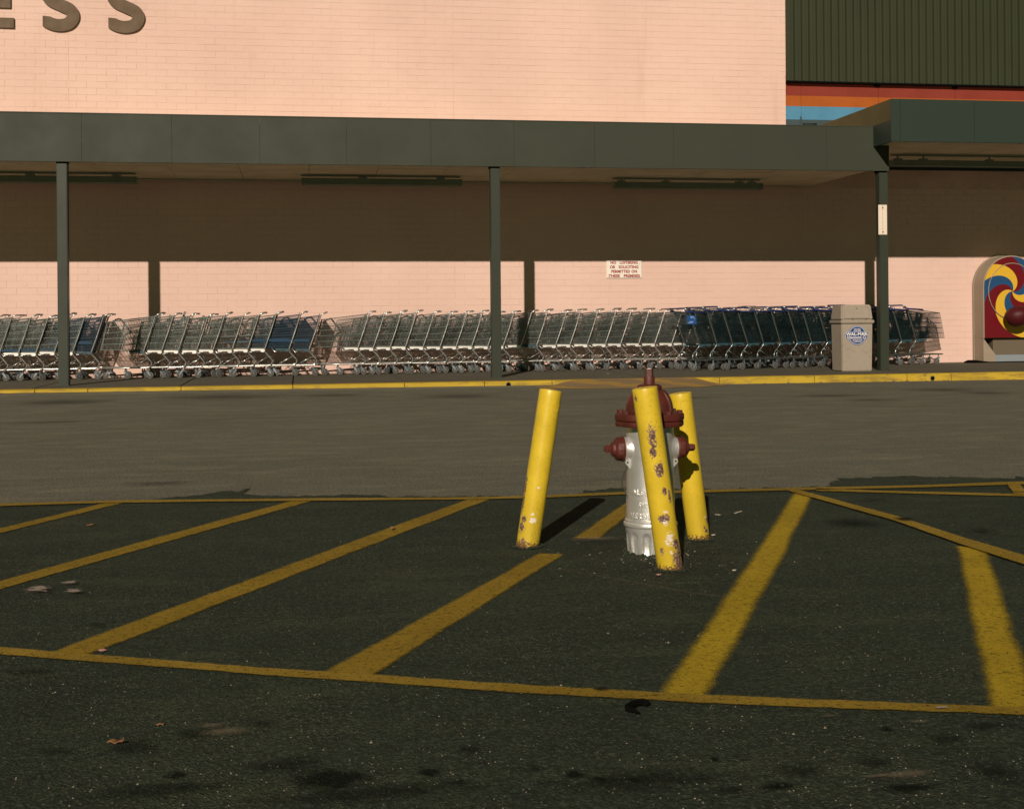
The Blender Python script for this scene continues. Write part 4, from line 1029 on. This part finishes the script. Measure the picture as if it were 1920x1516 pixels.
row1 = [-46, -16, 15, 48, 81, 114, 147, 184]
for i, p in enumerate(row1):
    k = len(row1)-1-i
    put_cart('navy' if k == 0 else ('darkseat' if k in (1, 3) else 'chrome'), xr_(p), YCc, 0, False,
             'dark blue shopping cart ending the leftmost row beside the left post' if k == 0 else f'chrome shopping cart, {ORD[k]} from the right end of the leftmost nested row', 'shopping carts nested in the leftmost row')
row2 = [281, 314, 346, 379, 410, 442, 474, 506, 551, 591]
for i, p in enumerate(row2):
    k = len(row2)-1-i
    kd = 'navy' if k < 2 else ('darkseat' if k == 2 else 'bluebracket' if i == 0 else 'chrome')
    lb = {0: 'dark blue shopping cart with its handle at the right end of the second row', 1: 'dark blue shopping cart nested just before the end of the second row'}.get(k, f'chrome shopping cart, {ORD[i] if i else "first"} from the left end of the second nested row')
    put_cart(kd, xr_(p), YCc-.04, 0, False, lb, 'shopping carts nested in the second row from the left')
for i in range(29):
    p = 679+i*30.95 if i < 20 else 679+19*30.95+(i-19)*29.2
    lb = f'chrome shopping cart, {ORD[i] if i else "first"} from the left in the long middle row'
    if i >= 20: lb = f'shopping cart at the hidden wall side behind the blue-railed row, {ORD[28-i]} from the right'
    put_cart('bluebracket' if i == 11 else 'chrome', xr_(p), YCc, 0, False, lb, 'shopping carts nested in the long middle row')
Pa, Pb = Vector((onY(1296, 690, 23.55).x, 23.55+.27, 0)), Vector((onY(1704, 690, 24.7).x, 24.7+.22, 0))
ang = math.atan2(Pb.y-Pa.y, Pb.x-Pa.x)
fc = None
for i in range(15):
    q = Pa.lerp(Pb, i/14)
    t = put_cart('rail', q.x, q.y, ang, True, f'blue-railed shopping cart, {ORD[i] if i else "first"} from the left in the row running behind the trash bin', 'blue-railed shopping carts in the front right row')
    if i == 0: fc = t
# blue card on the first of those carts
bm = bmesh.new(); prism(bm, [(.86, .90), (1.06, .90), (1.075, 1.07), (.875, 1.07)], lambda p, d: Vector((p[0], .292+d, p[1])), .004); cardp = bmesh_obj('advert_card', bm, M_panelblue, fc)
bm = bmesh.new()
for x, z, w, h in ((.93, 1.02, .018, .035), (.965, 1.02, .024, .035), (.90, 1.0, .016, .02), (.93, .945, .09, .012), (.95, .925, .10, .008)): box(bm, x, x+w, .2965, .2975, z, z+h)
bmesh_obj('card_print', bm, M_paleink, cardp)

# ---------------------------------------------------------------- litter
def litter(name, px, py, w, h, t, m, label, cat, z=.006, bend=.3):
    c = onZ(px, py, z); bm = bmesh.new(); n = 6; rows = []
    for i in range(n+1):
        u = i/n-.5; row_ = []
        for j in (-.5, 0, .5):
            row_.append(bm.verts.new((u*w, j*h*(1-abs(u)*.6)+.1*h*noise.noise(Vector((u*5, j, px))), t*(.3+bend*abs(math.sin(u*5+px))))))
        rows.append(row_)
    for a, b in zip(rows[:-1], rows[1:]):
        for k in (0, 1): bm.faces.new((a[k], a[k+1], b[k+1], b[k]))
    r = bmesh.ops.extrude_face_region(bm, geom=bm.faces[:])
    for v in r['geom']:
        if isinstance(v, bmesh.types.BMVert): v.co.z -= .0015
    o = bmesh_obj(name, bm, m, None, True); o.location = (c.x, c.y, z); o.rotation_euler = (0, 0, (px*1.7) % 3); tag(o, label, cat); return o
M_leaf = painted('dry_leaf', (.36, .17, .08), .7, .4, .3, 60); M_paper = painted('scrap_paper', (.66, .58, .50), .7, .2, .2, 40)
M_pink = painted('pink_scrap', (.62, .30, .28), .6, .2, .2, 40)
litter('dry_leaf', 217, 1395, .042, .022, .02, M_leaf, 'curled orange-brown leaf on dark asphalt at lower left', 'leaf')
litter('dry_leaf', 300, 1359, .02, .010, .01, M_leaf, 'tiny tan leaf scrap on the asphalt above the lower left leaf', 'leaf')
litter('dry_leaf', 170, 985, .045, .025, .014, M_leaf, 'small tan leaf between the two leftmost stripes', 'leaf')
litter('dry_leaf', 735, 990, .05, .02, .012, M_leaf, 'small leaf lying on the third yellow stripe', 'leaf', z=.018)
litter('paper_scrap', 1384, 960, .09, .012, .004, M_paper, 'long thin pale straw on asphalt right of the rear bollard', 'litter')
litter('paper_scrap', 1346, 965, .035, .014, .006, M_paper, 'short pale scrap right of the rear bollard', 'litter')
litter('paper_scrap', 1377, 1069, .03, .016, .006, M_paper, 'pale scrap between near bollard and the bright stripe', 'litter')
litter('paper_scrap', 1338, 1004, .02, .016, .012, M_paper, 'pale crumb at the foot of the right rear bollard', 'litter')
litter('bottle_cap', 192, 1220, .03, .022, .01, M_pink, 'pink scrap beside the lower end of the third stripe', 'litter')
litter('bottle_cap', 1235, 1079, .022, .018, .014, M_pink, 'pink crumb at the foot of the near bollard', 'litter')
litter('paper_scrap', 995, 716, .10, .05, .09, M_paper, 'white scrap in the gutter left of the kerb ramp', 'litter', z=.02)
litter('paper_scrap', 1140, 701, .05, .03, .02, M_paper, 'white speck on the pavement above the kerb ramp', 'litter', z=zs(6)+.002)
bm = bmesh.new(); pts_ = [onZ(x, y, .016) for x, y in ((1216, 1318), (1212, 1316.5), (1204, 1314.5), (1195, 1316), (1186, 1319), (1178, 1324), (1177, 1327), (1184, 1329), (1192, 1332), (1199, 1334.5))]
tube(bm, pts_, [.008, .012, .012, .012, .013, .012, .010, .009, .006, .003], 6)
for v in bm.verts: v.co.z = .004+(v.co.z-.004)*.9
o = bmesh_obj('rubber_strip', bm, M_black, None, True); tag(o, 'bent strip of black rubber lying across the near yellow line', 'rubber strip')

# loose grit: nobody could count it
V_, F_ = [], []; rnd = random.Random(3)
def crumb(x, y, z, s):
    k = len(V_); a = rnd.uniform(0, PI)
    for dx, dy, dz in ((-1, 0, 0), (0, -.8, 0), (1, .1, 0), (.1, .9, 0), (0, 0, .8)):
        V_.append((x+s*(dx*math.cos(a)-dy*math.sin(a)), y+s*(dx*math.sin(a)+dy*math.cos(a)), z+s*dz))
    F_.extend([(k+i+k*0, k+(i+1) % 4, k+4) for i in range(4)] if False else [(k, k+1, k+4), (k+1, k+2, k+4), (k+2, k+3, k+4), (k+3, k, k+4)])
for i in range(4500):
    px, py = rnd.uniform(-40, 1960), 930+590*rnd.random()**1.0
    dens = .5+.5*noise.noise(Vector((px*.004, py*.012, 1)))
    if rnd.random() > dens: continue
    p = onZ(px, py); crumb(p.x, p.y, .004, rnd.uniform(.0012, .0032)*(2 if rnd.random() < .02 else 1))
for i in range(130):
    t = rnd.uniform(0, 2*PI); r = abs(rnd.gauss(0, .35)); crumb(c0.x+r*math.cos(t), c0.y+r*math.sin(t)*.8, .011, rnd.uniform(.002, .006))
me = bpy.data.meshes.new('gravel'); me.from_pydata(V_, [], F_)
b = MB('grit'); b.set(Base_Color=b.mix(b.ramp(b.vor(40, out='Color'), .2, .9), (.05, .048, .035), (.30, .25, .18)), Roughness=.9)
o = link('gravel', me, b.m); tag(o, kind='stuff')
# dark crumbs of broken asphalt at the feet of hydrant and bollards
V_, F_ = [], []
for (cx, cy, rad) in ((hx, hy, .112), (onZ(988.6, 1026).x, onZ(988.6, 1026).y, .058), (onZ(1257, 1069).x, onZ(1257, 1069).y, .058), (onZ(1310.5, 1012.5).x, onZ(1310.5, 1012.5).y, .058)):
    for i in range(130):
        t = rnd.uniform(0, 2*PI); r = rad+rnd.uniform(-.004, .022)
        crumb(cx+r*math.cos(t), cy+r*math.sin(t), .008, rnd.uniform(.006, .015)*(1.2 if rad > .1 else .8))
me = bpy.data.meshes.new('asphalt_crumbs'); me.from_pydata(V_, [], F_); o = link('asphalt_crumbs', me, M_patch); tag(o, kind='stuff')
